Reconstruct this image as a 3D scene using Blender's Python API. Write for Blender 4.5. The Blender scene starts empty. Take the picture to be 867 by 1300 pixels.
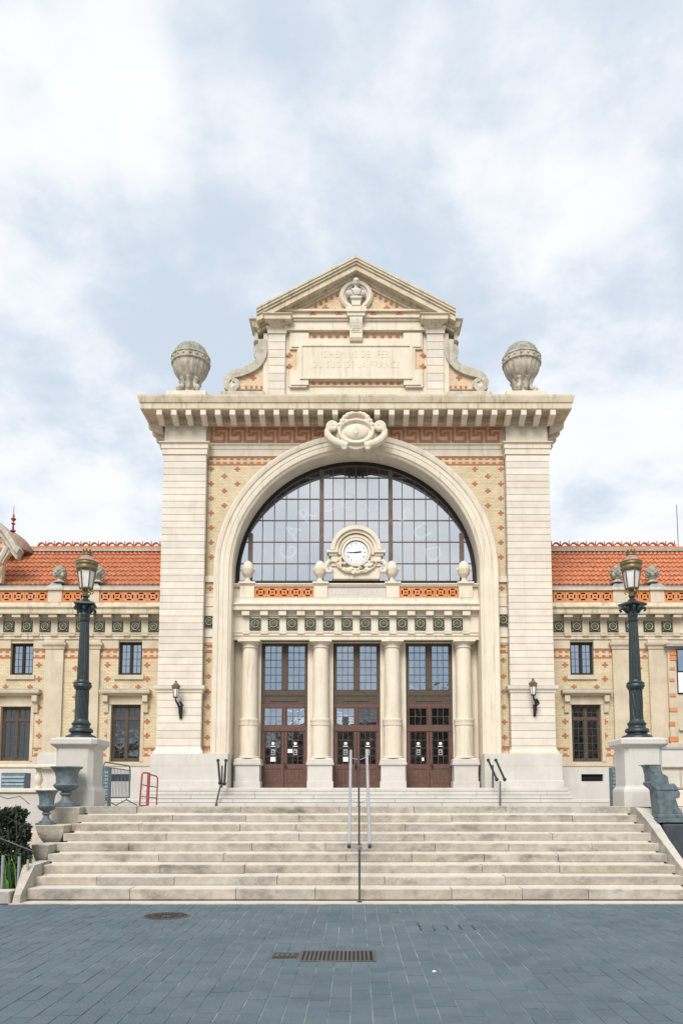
import bpy, bmesh, math, random
from math import sin, cos, pi, radians, sqrt, atan2
from mathutils import Vector
random.seed(7)
S = bpy.context.scene
COL = S.collection
# ------------------------------------------------------------------ camera
EYE = 1.70; PITCH = radians(5.5); FPX = 955.6; CPX, CPY = 452.0, 917.6
cam = bpy.data.cameras.new('camera'); cam_o = bpy.data.objects.new('camera', cam); COL.objects.link(cam_o)
cam_o.location = (0, 0, EYE); cam_o.rotation_euler = (pi/2 + PITCH, 0, 0)
cam.sensor_fit = 'VERTICAL'; cam.sensor_height = 36; cam.lens = FPX/1300*36
cam.shift_x = (433.5-CPX)/1300; cam.shift_y = (CPY-650)/1300
cam.clip_end = 5000; cam.clip_start = .05
S.camera = cam_o
# ------------------------------------------------------------------ sky
SUN_EL, SUN_AZ = radians(44), radians(194)      # azimuth measured from +y clockwise
w = bpy.data.worlds.new('World'); S.world = w; w.use_nodes = True
nt = w.node_tree; N = nt.nodes; L = nt.links; N.clear()
def nd(tree, t, **k):
    n = tree.nodes.new(t)
    for a, b in k.items(): setattr(n, a, b)
    return n
out = nd(nt, 'ShaderNodeOutputWorld'); bg = nd(nt, 'ShaderNodeBackground')
sky = nd(nt, 'ShaderNodeTexSky', sky_type='NISHITA', sun_disc=False)
sky.sun_elevation = SUN_EL; sky.sun_rotation = SUN_AZ; sky.air_density = 1.0; sky.dust_density = 1.2
bg.inputs['Strength'].default_value = .09
tc = nd(nt, 'ShaderNodeTexCoord'); sp = nd(nt, 'ShaderNodeSeparateXYZ'); L.new(tc.outputs['Generated'], sp.inputs[0])
add = nd(nt, 'ShaderNodeMath', operation='ADD'); add.inputs[1].default_value = .32; 
mx = nd(nt, 'ShaderNodeMath', operation='MAXIMUM'); mx.inputs[1].default_value = 0
L.new(sp.outputs['Z'], mx.inputs[0]); L.new(mx.outputs[0], add.inputs[0])
dx = nd(nt, 'ShaderNodeMath', operation='DIVIDE'); dy = nd(nt, 'ShaderNodeMath', operation='DIVIDE')
L.new(sp.outputs['X'], dx.inputs[0]); L.new(add.outputs[0], dx.inputs[1]); L.new(sp.outputs['Y'], dy.inputs[0]); L.new(add.outputs[0], dy.inputs[1])
cb = nd(nt, 'ShaderNodeCombineXYZ'); L.new(dx.outputs[0], cb.inputs[0]); L.new(dy.outputs[0], cb.inputs[1])
cb.inputs[2].default_value = 3.7
n1 = nd(nt, 'ShaderNodeTexNoise'); n1.inputs['Scale'].default_value = 3.7; n1.inputs['Detail'].default_value = 7; n1.inputs['Roughness'].default_value = .55; n1.inputs['Distortion'].default_value = .12
L.new(cb.outputs[0], n1.inputs['Vector'])
cr = nd(nt, 'ShaderNodeValToRGB'); cr.color_ramp.interpolation = 'EASE'
cr.color_ramp.elements[0].position = .38; cr.color_ramp.elements[0].color = (0, 0, 0, 1)
cr.color_ramp.elements[1].position = .62; cr.color_ramp.elements[1].color = (1, 1, 1, 1)
L.new(n1.outputs['Fac'], cr.inputs[0])
n2 = nd(nt, 'ShaderNodeTexNoise'); n2.inputs['Scale'].default_value = 5.5; n2.inputs['Detail'].default_value = 6; n2.inputs['Roughness'].default_value = .55
L.new(cb.outputs[0], n2.inputs['Vector'])
thin = nd(nt, 'ShaderNodeMix', data_type='RGBA')        # thin cloud tinted by the blue above it
thin.inputs[0].default_value = .90
L.new(sky.outputs[0], thin.inputs[6]); thin.inputs[7].default_value = (4.6, 5.25, 5.95, 1)
thick = nd(nt, 'ShaderNodeMix', data_type='RGBA')
L.new(n2.outputs['Fac'], thick.inputs[0]); thick.inputs[6].default_value = (5.8, 6.1, 6.5, 1); thick.inputs[7].default_value = (7.1, 7.15, 7.25, 1)
m3 = nd(nt, 'ShaderNodeMix', data_type='RGBA')
L.new(cr.outputs[0], m3.inputs[0]); L.new(thin.outputs[2], m3.inputs[6]); L.new(thick.outputs[2], m3.inputs[7])
L.new(m3.outputs[2], bg.inputs['Color']); L.new(bg.outputs[0], out.inputs[0])
# ------------------------------------------------------------------ sun, exposure
sl = bpy.data.lights.new('sun', 'SUN'); sl.energy = 2.4; sl.angle = radians(32); sl.color = (1, .965, .92)
so = bpy.data.objects.new('sun', sl); COL.objects.link(so)
sd = Vector((sin(SUN_AZ)*cos(SUN_EL), cos(SUN_AZ)*cos(SUN_EL), sin(SUN_EL)))
so.rotation_euler = sd.to_track_quat('Z', 'Y').to_euler(); so.location = (0, -20, 60)
S.view_settings.view_transform = 'Standard'; S.view_settings.look = 'None'; S.view_settings.exposure = .74
S.view_settings.gamma = 1; S.view_settings.use_curve_mapping = False

# ------------------------------------------------------------------ measured elevations (metres from photo sight lines)
def _d(py):
    v = (CPY-py)/FPX
    return cos(PITCH)-v*sin(PITCH), sin(PITCH)+v*cos(PITCH)
def Z(py, Y): a, b = _d(py); return EYE + Y*b/a
def H(dpx, py, Y): return dpx/FPX*Y/_d(py)[0]           # half width at a height
def X(px, py, Y): return H(px-CPX, py, Y)
def YG0(py, z=0): a, b = _d(py); return (z-EYE)/b*a

# ------------------------------------------------------------------ materials
def mat(name, col, col2=None, rough=.8, nscale=2.0, stain=0, stain_col=(.16, .14, .11), bump=.0, bscale=60, metal=0, rnd=0, spec=.3, streak=True, coords='pos'):
    m = bpy.data.materials.new(name); m.use_nodes = True; t = m.node_tree; b = t.nodes['Principled BSDF']
    b.inputs['Roughness'].default_value = rough; b.inputs['Metallic'].default_value = metal; b.inputs['Specular IOR Level'].default_value = spec
    g = nd(t, 'ShaderNodeNewGeometry') if coords == 'pos' else nd(t, 'ShaderNodeTexCoord'); vec = g.outputs['Position'] if coords == 'pos' else g.outputs['Object']
    cur = None
    n = nd(t, 'ShaderNodeTexNoise'); n.inputs['Scale'].default_value = nscale; n.inputs['Detail'].default_value = 6; n.inputs['Roughness'].default_value = .6
    t.links.new(vec, n.inputs['Vector'])
    r = nd(t, 'ShaderNodeValToRGB'); r.color_ramp.elements[0].position = .34; r.color_ramp.elements[1].position = .66
    c2 = col2 or tuple(c*.82 for c in col)
    r.color_ramp.elements[0].color = (*c2, 1); r.color_ramp.elements[1].color = (*col, 1)
    t.links.new(n.outputs['Fac'], r.inputs[0]); cur = r.outputs[0]
    if stain:
        mp = nd(t, 'ShaderNodeMapping'); mp.inputs['Scale'].default_value = (4.6, 4.6, .38) if streak else (1.3, 1.3, 2.2)
        t.links.new(vec, mp.inputs['Vector'])
        n3 = nd(t, 'ShaderNodeTexNoise'); n3.inputs['Scale'].default_value = 1.1; n3.inputs['Detail'].default_value = 8; n3.inputs['Roughness'].default_value = .68
        t.links.new(mp.outputs[0], n3.inputs['Vector'])
        r3 = nd(t, 'ShaderNodeValToRGB'); r3.color_ramp.elements[0].position = .52; r3.color_ramp.elements[1].position = .74
        r3.color_ramp.elements[1].color = (stain, stain, stain, 1)
        t.links.new(n3.outputs['Fac'], r3.inputs[0])
        mm = nd(t, 'ShaderNodeMix', data_type='RGBA'); t.links.new(r3.outputs[0], mm.inputs[0]); t.links.new(cur, mm.inputs[6]); mm.inputs[7].default_value = (*stain_col, 1); cur = mm.outputs[2]
    if rnd:
        oi = nd(t, 'ShaderNodeObjectInfo'); hs = nd(t, 'ShaderNodeHueSaturation')
        mr = nd(t, 'ShaderNodeMapRange'); mr.inputs[3].default_value = 1-rnd; mr.inputs[4].default_value = 1+rnd
        t.links.new(oi.outputs['Random'], mr.inputs[0]); t.links.new(mr.outputs[0], hs.inputs['Value'])
        m2 = nd(t, 'ShaderNodeMath', operation='MULTIPLY'); m2.inputs[1].default_value = 7.31; m4 = nd(t, 'ShaderNodeMath', operation='FRACT'); t.links.new(oi.outputs['Random'], m2.inputs[0]); t.links.new(m2.outputs[0], m4.inputs[0])
        mr2 = nd(t, 'ShaderNodeMapRange'); mr2.inputs[3].default_value = 1-rnd*2; mr2.inputs[4].default_value = 1+rnd*2; t.links.new(m4.outputs[0], mr2.inputs[0]); t.links.new(mr2.outputs[0], hs.inputs['Saturation'])
        t.links.new(cur, hs.inputs['Color']); cur = hs.outputs[0]
    t.links.new(cur, b.inputs['Base Color'])
    if bump:
        nb = nd(t, 'ShaderNodeTexNoise'); nb.inputs['Scale'].default_value = bscale; nb.inputs['Detail'].default_value = 4; t.links.new(vec, nb.inputs['Vector'])
        bp = nd(t, 'ShaderNodeBump'); bp.inputs['Strength'].default_value = bump; bp.inputs['Distance'].default_value = .02
        t.links.new(nb.outputs['Fac'], bp.inputs['Height']); t.links.new(bp.outputs[0], b.inputs['Normal'])
    return m
def brickmat(name, c1, c2, mort, bw=.22, bh=.075):
    m = bpy.data.materials.new(name); m.use_nodes = True; t = m.node_tree; b = t.nodes['Principled BSDF']; b.inputs['Roughness'].default_value = .85
    g = nd(t, 'ShaderNodeNewGeometry'); s = nd(t, 'ShaderNodeSeparateXYZ'); c = nd(t, 'ShaderNodeCombineXYZ')
    t.links.new(g.outputs['Position'], s.inputs[0]); t.links.new(s.outputs['X'], c.inputs[0]); t.links.new(s.outputs['Z'], c.inputs[1])
    br = nd(t, 'ShaderNodeTexBrick'); br.inputs['Scale'].default_value = 1; br.inputs['Brick Width'].default_value = bw; br.inputs['Row Height'].default_value = bh
    br.inputs['Mortar Size'].default_value = .009; br.inputs['Mortar Smooth'].default_value = .2; br.inputs['Bias'].default_value = -.1
    br.inputs['Color1'].default_value = (*c1, 1); br.inputs['Color2'].default_value = (*c2, 1); br.inputs['Mortar'].default_value = (*mort, 1)
    t.links.new(c.outputs[0], br.inputs['Vector'])
    n = nd(t, 'ShaderNodeTexNoise'); n.inputs['Scale'].default_value = 1.6; n.inputs['Detail'].default_value = 8; n.inputs['Roughness'].default_value = .7; t.links.new(g.outputs['Position'], n.inputs['Vector'])
    mr = nd(t, 'ShaderNodeMapRange'); mr.inputs[3].default_value = .66; mr.inputs[4].default_value = 1.3; t.links.new(n.outputs['Fac'], mr.inputs[0])
    hs = nd(t, 'ShaderNodeHueSaturation'); t.links.new(mr.outputs[0], hs.inputs['Value']); t.links.new(br.outputs['Color'], hs.inputs['Color']); t.links.new(hs.outputs[0], b.inputs['Base Color'])
    bp = nd(t, 'ShaderNodeBump'); bp.inputs['Strength'].default_value = .6; bp.inputs['Distance'].default_value = .01; bp.invert = True
    t.links.new(br.outputs['Fac'], bp.inputs['Height']); t.links.new(bp.outputs[0], b.inputs['Normal'])
    return m
def glassmat(name, base, gl, f0=.35, rough=.03, transp=False, wob=.15):
    m = bpy.data.materials.new(name); m.use_nodes = True; t = m.node_tree; t.nodes.clear()
    o = nd(t, 'ShaderNodeOutputMaterial'); mix = nd(t, 'ShaderNodeMixShader'); g = nd(t, 'ShaderNodeBsdfGlossy'); g.inputs['Roughness'].default_value = rough; g.inputs['Color'].default_value = (*gl, 1)
    if transp: a = nd(t, 'ShaderNodeBsdfTransparent'); a.inputs[0].default_value = (*base, 1)
    else: a = nd(t, 'ShaderNodeBsdfDiffuse'); a.inputs[0].default_value = (*base, 1)
    gg = nd(t, 'ShaderNodeNewGeometry'); n = nd(t, 'ShaderNodeTexNoise'); n.inputs['Scale'].default_value = 2.2; n.inputs['Detail'].default_value = 2; t.links.new(gg.outputs['Position'], n.inputs['Vector'])
    bp = nd(t, 'ShaderNodeBump'); bp.inputs['Strength'].default_value = wob; bp.inputs['Distance'].default_value = .05; t.links.new(n.outputs['Fac'], bp.inputs['Height']); t.links.new(bp.outputs[0], g.inputs['Normal'])
    mix.inputs[0].default_value = f0
    t.links.new(a.outputs[0], mix.inputs[1]); t.links.new(g.outputs[0], mix.inputs[2]); t.links.new(mix.outputs[0], o.inputs[0])
    return m
M = {}
STN = (.655, .585, .475)
M['stone'] = mat('limestone', STN, (.60, .53, .42), nscale=1.1, stain=.6, stain_col=(.33, .28, .21), bump=.25, bscale=25)
M['stone_w'] = mat('pale_limestone', (.545, .515, .475), (.47, .44, .395), nscale=.8, stain=.35, stain_col=(.36, .325, .28), bump=.2, bscale=25)
M['block'] = mat('dressed_stone', (.64, .58, .495), (.57, .51, .42), nscale=1.6, stain=.38, stain_col=(.40, .35, .27), bump=.3, bscale=25, rnd=.06)
M['old'] = mat('weathered_stone', (.52, .47, .38), (.34, .31, .25), nscale=3.2, stain=.85, stain_col=(.10, .10, .085), bump=.5, bscale=30)
M['old2'] = mat('lichened_stone', (.36, .35, .29), (.17, .175, .14), nscale=5, stain=.9, stain_col=(.07, .075, .06), bump=.5, bscale=30)
M['corn'] = mat('streaked_stone', (.60, .525, .40), (.47, .39, .27), nscale=1.5, stain=.9, stain_col=(.17, .14, .095), bump=.35, bscale=20)
M['wst'] = mat('wing_stone', (.55, .475, .36), (.46, .38, .27), nscale=1.2, stain=.45, stain_col=(.28, .23, .15), bump=.25, bscale=25)
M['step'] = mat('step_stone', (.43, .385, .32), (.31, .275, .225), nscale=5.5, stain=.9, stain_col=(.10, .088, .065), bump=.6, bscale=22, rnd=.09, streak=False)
t = M['step'].node_tree; b = t.nodes['Principled BSDF']; src = b.inputs['Base Color'].links[0].from_socket      # up-facing treads painted lighter for skylight, with some wear; risers dirty
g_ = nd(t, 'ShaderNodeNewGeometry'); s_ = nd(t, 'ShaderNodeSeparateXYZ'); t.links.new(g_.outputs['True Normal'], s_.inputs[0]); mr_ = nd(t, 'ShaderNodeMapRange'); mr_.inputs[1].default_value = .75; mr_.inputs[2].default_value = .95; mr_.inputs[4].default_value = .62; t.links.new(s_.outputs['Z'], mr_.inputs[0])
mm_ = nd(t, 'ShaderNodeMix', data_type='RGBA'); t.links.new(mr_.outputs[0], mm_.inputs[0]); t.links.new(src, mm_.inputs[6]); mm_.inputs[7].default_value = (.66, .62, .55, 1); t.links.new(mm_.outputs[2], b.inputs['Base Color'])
M['brick'] = brickmat('buff_brick', (.62, .51, .325), (.52, .42, .25), (.42, .36, .26))
M['brick2'] = brickmat('orange_buff_brick', (.66, .49, .31), (.56, .40, .24), (.48, .40, .30))
M['red'] = mat('red_brick', (.44, .165, .085), (.31, .11, .06), nscale=9, bump=.2, bscale=40)
M['key_cream'] = brickmat('cream_mosaic', (.72, .62, .46), (.66, .55, .39), (.6, .52, .40), .12, .06)
M['key_red'] = mat('orange_red_mosaic', (.56, .20, .11), (.46, .15, .08), nscale=9, bump=.2)
M['terra'] = mat('terracotta', (.58, .25, .11), (.50, .19, .075), nscale=5, stain=.2, bump=.2, rnd=.03)
M['tile'] = mat('roof_tile', (.58, .24, .125), (.36, .125, .06), nscale=5.5, stain=.75, stain_col=(.19, .10, .07), bump=.3, bscale=30)
M['ridge'] = mat('ridge_tile', (.40, .10, .045), (.22, .07, .04), nscale=5, stain=.5)
M['zinc'] = mat('zinc', (.34, .36, .37), (.24, .26, .27), rough=.5, nscale=3, stain=.4, metal=.2)
M['green'] = mat('green_glaze', (.05, .055, .038), (.018, .022, .015), rough=.35, nscale=30, spec=.6)
M['cream'] = mat('cream_glaze', (.44, .43, .30), (.30, .31, .2), rough=.35, nscale=20, spec=.5)
M['boss'] = mat('yellow_green_glaze', (.20, .22, .10), (.10, .12, .05), rough=.3, nscale=30, spec=.6)
M['brown'] = mat('bronze_brown_frame', (.085, .062, .045), (.06, .043, .03), rough=.55, nscale=6)
M['dark'] = mat('dark_steel', (.022, .019, .017), (.012, .011, .01), rough=.5, nscale=6)
M['mull'] = mat('brown_mullion', (.15, .105, .09), (.10, .07, .06), rough=.6, nscale=4)
M['door'] = mat('red_brown_door', (.125, .068, .053), (.092, .050, .040), rough=.45, nscale=7, bump=.06)
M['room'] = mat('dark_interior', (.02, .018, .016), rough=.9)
M['iron'] = mat('green_black_iron', (.020, .034, .036), (.010, .018, .019), rough=.42, nscale=8, spec=.5, bump=.15, bscale=40, coords='obj')
M['gold'] = mat('olive_brass', (.23, .17, .075), (.12, .10, .05), rough=.42, nscale=10, metal=.4, coords='obj')
M['copper'] = mat('pink_copper', (.40, .25, .21), (.30, .17, .14), rough=.5, nscale=10, metal=.15, coords='obj')
M['urn'] = mat('verdigris_lead', (.14, .175, .19), (.07, .09, .10), rough=.6, nscale=9, stain=.5, stain_col=(.22, .27, .27), bump=.4, bscale=60, coords='obj')
M['steel'] = mat('brushed_steel', (.50, .50, .52), rough=.35, metal=.6, nscale=4)
M['post'] = mat('painted_post', (.10, .10, .10), (.06, .06, .06), rough=.4, nscale=5, metal=.2)
M['black'] = mat('black_paint', (.02, .02, .022), rough=.4, nscale=5)
M['galv'] = mat('galvanised', (.14, .19, .21), (.09, .12, .14), rough=.45, metal=.3, nscale=9)
M['redp'] = mat('red_paint', (.34, .065, .07), (.22, .05, .05), rough=.45, nscale=9)
M['white'] = mat('white_enamel', (.78, .79, .80), (.72, .73, .75), rough=.35, nscale=3)
M['lamp'] = mat('opal_glass', (.72, .70, .70), (.60, .58, .58), rough=.15, nscale=5)
M['copr'] = mat('old_copper_roof', (.34, .22, .16), (.25, .16, .11), nscale=3, stain=.5)
M['sand'] = mat('joint_sand', (.30, .33, .34), (.09, .115, .13), nscale=1.6, bump=.2)
M['pave'] = mat('slate_sett', (.104, .138, .157), (.078, .110, .128), rough=.7, nscale=.8, stain=.5, stain_col=(.042, .060, .072), bump=.6, bscale=50, rnd=.065, streak=False)
M['ground'] = mat('pale_square', (.30, .285, .26), nscale=4, bump=.3)
M['dslate'] = mat('dark_planter_stone', (.06, .07, .085), (.04, .048, .06), nscale=4, bump=.3)
M['plaza'] = mat('plaza_stone', (.40, .37, .33), nscale=2, stain=.3)
M['leaf'] = mat('leaf_green', (.032, .075, .018), (.008, .024, .008), nscale=11, rough=.55, rnd=.2)
M['leaf2'] = mat('bright_leaf', (.12, .24, .03), (.05, .11, .02), nscale=15, rough=.5)
M['bark'] = mat('bark', (.09, .065, .045), nscale=8, bump=.4)
M['soil'] = mat('soil', (.045, .035, .025), nscale=8, bump=.6)
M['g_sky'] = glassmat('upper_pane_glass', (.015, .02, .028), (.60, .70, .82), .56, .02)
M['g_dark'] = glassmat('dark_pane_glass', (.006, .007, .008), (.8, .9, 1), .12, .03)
M['g_fan'] = glassmat('clear_pane_glass', (.95, .95, .95), (.95, .97, 1), .04, .06, True, wob=.3)
M['letter'] = glassmat('faint_lettering', (.97, .97, .99), (1, 1, 1), .3, .6, True)
# matt film letters: transparent + diffuse
t = M['letter'].node_tree; d = nd(t, 'ShaderNodeBsdfDiffuse'); d.inputs[0].default_value = (.86, .88, .9, 1)
mixn = [n for n in t.nodes if n.type == 'MIX_SHADER'][0]; t.links.new(d.outputs[0], mixn.inputs[2]); mixn.inputs[0].default_value = .11
m = bpy.data.materials.new('frosted_rear_glazing'); m.use_nodes = True; t = m.node_tree; t.nodes.clear(); o = nd(t, 'ShaderNodeOutputMaterial')
tr = nd(t, 'ShaderNodeBsdfTranslucent'); g = nd(t, 'ShaderNodeNewGeometry'); n = nd(t, 'ShaderNodeTexNoise'); n.inputs['Scale'].default_value = .5; n.inputs['Detail'].default_value = 4
t.links.new(g.outputs['Position'], n.inputs['Vector']); r = nd(t, 'ShaderNodeValToRGB'); r.color_ramp.elements[0].position = .35; r.color_ramp.elements[1].position = .65
r.color_ramp.elements[0].color = (.96, .96, .97, 1); r.color_ramp.elements[1].color = (1, 1, 1, 1); t.links.new(n.outputs['Fac'], r.inputs[0]); t.links.new(r.outputs[0], tr.inputs[0])
tp = nd(t, 'ShaderNodeBsdfTransparent'); mx2 = nd(t, 'ShaderNodeMixShader'); mx2.inputs[0].default_value = .62; t.links.new(tp.outputs[0], mx2.inputs[2]); t.links.new(tr.outputs[0], mx2.inputs[1]); t.links.new(mx2.outputs[0], o.inputs[0]); M['frost'] = m

# ------------------------------------------------------------------ mesh builder
class MB:
    def __init__(s): s.v = []; s.f = []
    def add(s, vs, fs):
        k = len(s.v); s.v += [tuple(a) for a in vs]; s.f += [tuple(i+k for i in f) for f in fs]; return s
    def box(s, x0, x1, y0, y1, z0, z1):
        vs = [(x, y, z) for z in (z0, z1) for y in (y0, y1) for x in (x0, x1)]
        return s.add(vs, [(0, 2, 3, 1), (4, 5, 7, 6), (0, 1, 5, 4), (2, 6, 7, 3), (0, 4, 6, 2), (1, 3, 7, 5)])
    def cbox(s, x0, x1, y0, y1, z0, z1, c=.02):
        vs = []; idx = {}
        for sx in (0, 1):
            for sy in (0, 1):
                for sz in (0, 1):
                    P = [x1 if sx else x0, y1 if sy else y0, z1 if sz else z0]; I = [-1 if sx else 1, -1 if sy else 1, -1 if sz else 1]
                    for a in range(3):
                        q = [P[b] + (0 if b == a else I[b]*c) for b in range(3)]; idx[(sx, sy, sz, a)] = len(vs); vs.append(q)
        fs = []
        for a in range(3):
            b, c2 = [i for i in range(3) if i != a]
            for sa in (0, 1):
                ring = []
                for sb, sc in ((0, 0), (1, 0), (1, 1), (0, 1)):
                    k = [0, 0, 0]; k[a] = sa; k[b] = sb; k[c2] = sc; ring.append(idx[(*k, a)])
                fs.append(tuple(ring))
            for sb in (0, 1):
                for sc in (0, 1):
                    k0 = [0, 0, 0]; k0[b] = sb; k0[c2] = sc; k1 = list(k0); k1[a] = 1
                    fs.append((idx[(*k0, b)], idx[(*k1, b)], idx[(*k1, c2)], idx[(*k0, c2)]))
        for sx in (0, 1):
            for sy in (0, 1):
                for sz in (0, 1): fs.append(tuple(idx[(sx, sy, sz, a)] for a in range(3)))
        return s.add(vs, fs)
    def prism(s, poly, y0, y1):                 # polygon in x,z extruded along y
        n = len(poly); vs = [(x, y0, z) for x, z in poly] + [(x, y1, z) for x, z in poly]
        return s.add(vs, [tuple(range(n)), tuple(range(2*n-1, n-1, -1))] + [(i, (i+1) % n, n+(i+1) % n, n+i) for i in range(n)])
    def prism_x(s, poly, x0, x1):               # polygon in y,z extruded along x
        n = len(poly); vs = [(x0, y, z) for y, z in poly] + [(x1, y, z) for y, z in poly]
        return s.add(vs, [tuple(range(n)), tuple(range(2*n-1, n-1, -1))] + [(i, (i+1) % n, n+(i+1) % n, n+i) for i in range(n)])
    def lathe(s, prof, seg=24, c=(0, 0, 0), rf=None, a0=0):
        vs = []; n = len(prof)
        for j, (r, z) in enumerate(prof):
            for i in range(seg):
                a = a0 + 2*pi*i/seg; rr = r*(rf(a, z, j) if rf else 1); vs.append((c[0]+rr*cos(a), c[1]+rr*sin(a), c[2]+z))
        fs = [(j*seg+i, j*seg+(i+1) % seg, (j+1)*seg+(i+1) % seg, (j+1)*seg+i) for j in range(n-1) for i in range(seg)]
        fs.append(tuple(range(seg))[::-1]); fs.append(tuple(range((n-1)*seg, n*seg)))
        return s.add(vs, fs)
    def tube(s, pts, r, seg=8, closed=False):
        P = [Vector(p) for p in pts]; n = len(P); rs = r if isinstance(r, (list, tuple)) else [r]*n; up = None; vs = []
        for i, p in enumerate(P):
            a = P[(i+1) % n] if (closed or i < n-1) else p; b = P[i-1] if (closed or i > 0) else p
            t = (a-b).normalized()
            if up is None: up = Vector((0, 0, 1)) if abs(t.z) < .9 else Vector((0, 1, 0))
            e1 = (up - t*up.dot(t)).normalized(); up = e1; e2 = t.cross(e1)
            for k in range(seg): vs.append(p + rs[i]*(e1*cos(2*pi*k/seg)+e2*sin(2*pi*k/seg)))
        m = n if closed else n-1
        fs = [(i*seg+k, i*seg+(k+1) % seg, ((i+1) % n)*seg+(k+1) % seg, ((i+1) % n)*seg+k) for i in range(m) for k in range(seg)]
        if not closed: fs += [tuple(range(seg))[::-1], tuple(range((n-1)*seg, n*seg))]
        return s.add(vs, fs)
    def ell(s, c, r, nu=12, nv=8):
        prof = [(max(.001, sin(pi*j/nv)), -cos(pi*j/nv)) for j in range(nv+1)]
        m = MB().lathe(prof, nu)
        return s.add([(c[0]+x*r[0], c[1]+y*r[1], c[2]+z*r[2]) for x, y, z in m.v], m.f)
    def ubelt(s, prof, x0, x1, yf, yb, ring=False):     # moulding with mitred returns; prof = [(out,z)...]
        vs = []
        for o_, z in prof:
            vs += [(x0-o_, yb+(o_ if ring else 0), z), (x0-o_, yf-o_, z), (x1+o_, yf-o_, z), (x1+o_, yb+(o_ if ring else 0), z)]
        fs = []; m = 4 if ring else 3
        for j in range(len(prof)-1):
            for k in range(m): fs.append((j*4+k, j*4+(k+1) % 4, (j+1)*4+(k+1) % 4, (j+1)*4+k))
        if not ring: 
            n = len(prof)
        fs.append((0, 1, 2, 3)); e = (len(prof)-1)*4; fs.append((e, e+1, e+2, e+3))
        if not ring: fs.append(tuple([j*4 for j in range(n)] + [j*4+3 for j in range(n-1, -1, -1)]))
        return s.add(vs, fs)
    def xf(s, fn): s.v = [tuple(fn(*p)) for p in s.v]; return s
    def mesh(s, name, m, smooth=False):
        me = bpy.data.meshes.new(name); me.from_pydata(s.v, [], s.f)
        b = bmesh.new(); b.from_mesh(me); bmesh.ops.recalc_face_normals(b, faces=b.faces)
        if smooth:
            for f in b.faces: f.smooth = True
            for e in b.edges:
                if len(e.link_faces) == 2 and e.calc_face_angle(0) > radians(38): e.smooth = False
        b.to_mesh(me); b.free(); me.materials.append(m if not isinstance(m, str) else M[m]); return me
    def build(s, name, m, parent=None, smooth=False, loc=(0, 0, 0), **props):
        return put(name, s.mesh(name, m, smooth), parent, loc, **props)
def put(name, me, parent=None, loc=(0, 0, 0), scale=None, rot=None, **props):
    o = bpy.data.objects.new(name, me); COL.objects.link(o); o.parent = parent; o.location = loc
    if scale: o.scale = scale
    if rot: o.rotation_euler = rot
    for k, v in props.items(): o[k] = v
    return o
def thing(name, label, cat, loc=(0, 0, 0), rz=0, group=None):
    o = bpy.data.objects.new(name, None); COL.objects.link(o); o.location = loc; o.rotation_euler = (0, 0, rz); o.empty_display_size = .2
    o['label'] = label; o['category'] = cat
    if group: o['group'] = group
    return o
def tag(o, label, cat, group=None):
    o['label'] = label; o['category'] = cat
    if group: o['group'] = group
    return o
KIDS = {}
def dup(root, loc, label, rz=0, scale=None):
    def cp(o, parent):
        c = o.copy(); COL.objects.link(c); c.parent = parent
        for ch in [x for x in list(bpy.data.objects) if x.parent == o]: cp(ch, c)
        return c
    c = cp(root, None); c.location = loc; c.rotation_euler = (0, 0, rz); c['label'] = label
    if scale: c.scale = scale
    return c
def Bsplit(mb, root, name, m, parent=None):
    par = list(range(len(mb.v)))
    def fd(i):
        while par[i] != i: par[i] = par[par[i]]; i = par[i]
        return i
    for f in mb.f:
        for k in f[1:]: par[fd(k)] = fd(f[0])
    grp = {}
    for f in mb.f: grp.setdefault(fd(f[0]), []).append(f)
    for fs in grp.values():
        ids = sorted({i for f in fs for i in f}); mp = {a: b for b, a in enumerate(ids)}
        q = MB(); q.v = [mb.v[i] for i in ids]; q.f = [tuple(mp[i] for i in f) for f in fs]; W(q, root).build(name, m, parent or root)
def W(mb, root):
    l = root.location; return mb.xf(lambda x, y, z: (x-l[0], y-l[1], z-l[2]))
def blob(name, m, parts, voxel, parent=None, loc=(0, 0, 0), **props):   # union of rounded masses, remeshed to one surface
    b = MB()
    for q in parts: b.add(q.v, q.f)
    me = b.mesh(name, m); o = bpy.data.objects.new('tmp', me); COL.objects.link(o)
    r = o.modifiers.new('r', 'REMESH'); r.mode = 'VOXEL'; r.voxel_size = voxel; r.use_smooth_shade = True
    s_ = o.modifiers.new('s', 'SMOOTH'); s_.factor = .5; s_.iterations = 2
    dg = bpy.context.evaluated_depsgraph_get(); ev = o.evaluated_get(dg); m2 = bpy.data.meshes.new_from_object(ev)
    bpy.data.objects.remove(o); m2.name = name; m2.materials.clear(); m2.materials.append(M[m])
    return put(name, m2, parent, loc, **props)
def words(s, size, ext, m, parent, loc, width):
    # raised letters, one object each
    c = bpy.data.curves.new('t', 'FONT'); c.body = s; c.size = size; c.extrude = ext; c.align_x = 'CENTER'; c.align_y = 'CENTER'; c.space_character = 1.15; c.resolution_u = 3
    o = bpy.data.objects.new('t', c); COL.objects.link(o); dg = bpy.context.evaluated_depsgraph_get(); me = bpy.data.meshes.new_from_object(o.evaluated_get(dg)); bpy.data.objects.remove(o)
    xs = [v.co.x for v in me.vertices]; k = width/(max(xs)-min(xs)); cx = (max(xs)+min(xs))/2
    mb = MB(); mb.v = [((v.co.x-cx)*k, -v.co.z, v.co.y) for v in me.vertices]; mb.f = [tuple(p.vertices) for p in me.polygons]
    mb.v = [(x+loc[0], y+loc[1], z+loc[2]) for x, y, z in mb.v]
    z = bpy.data.objects.new('z', None); Bsplit(mb, z, 'letter', m, parent); bpy.data.objects.remove(z)
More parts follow.
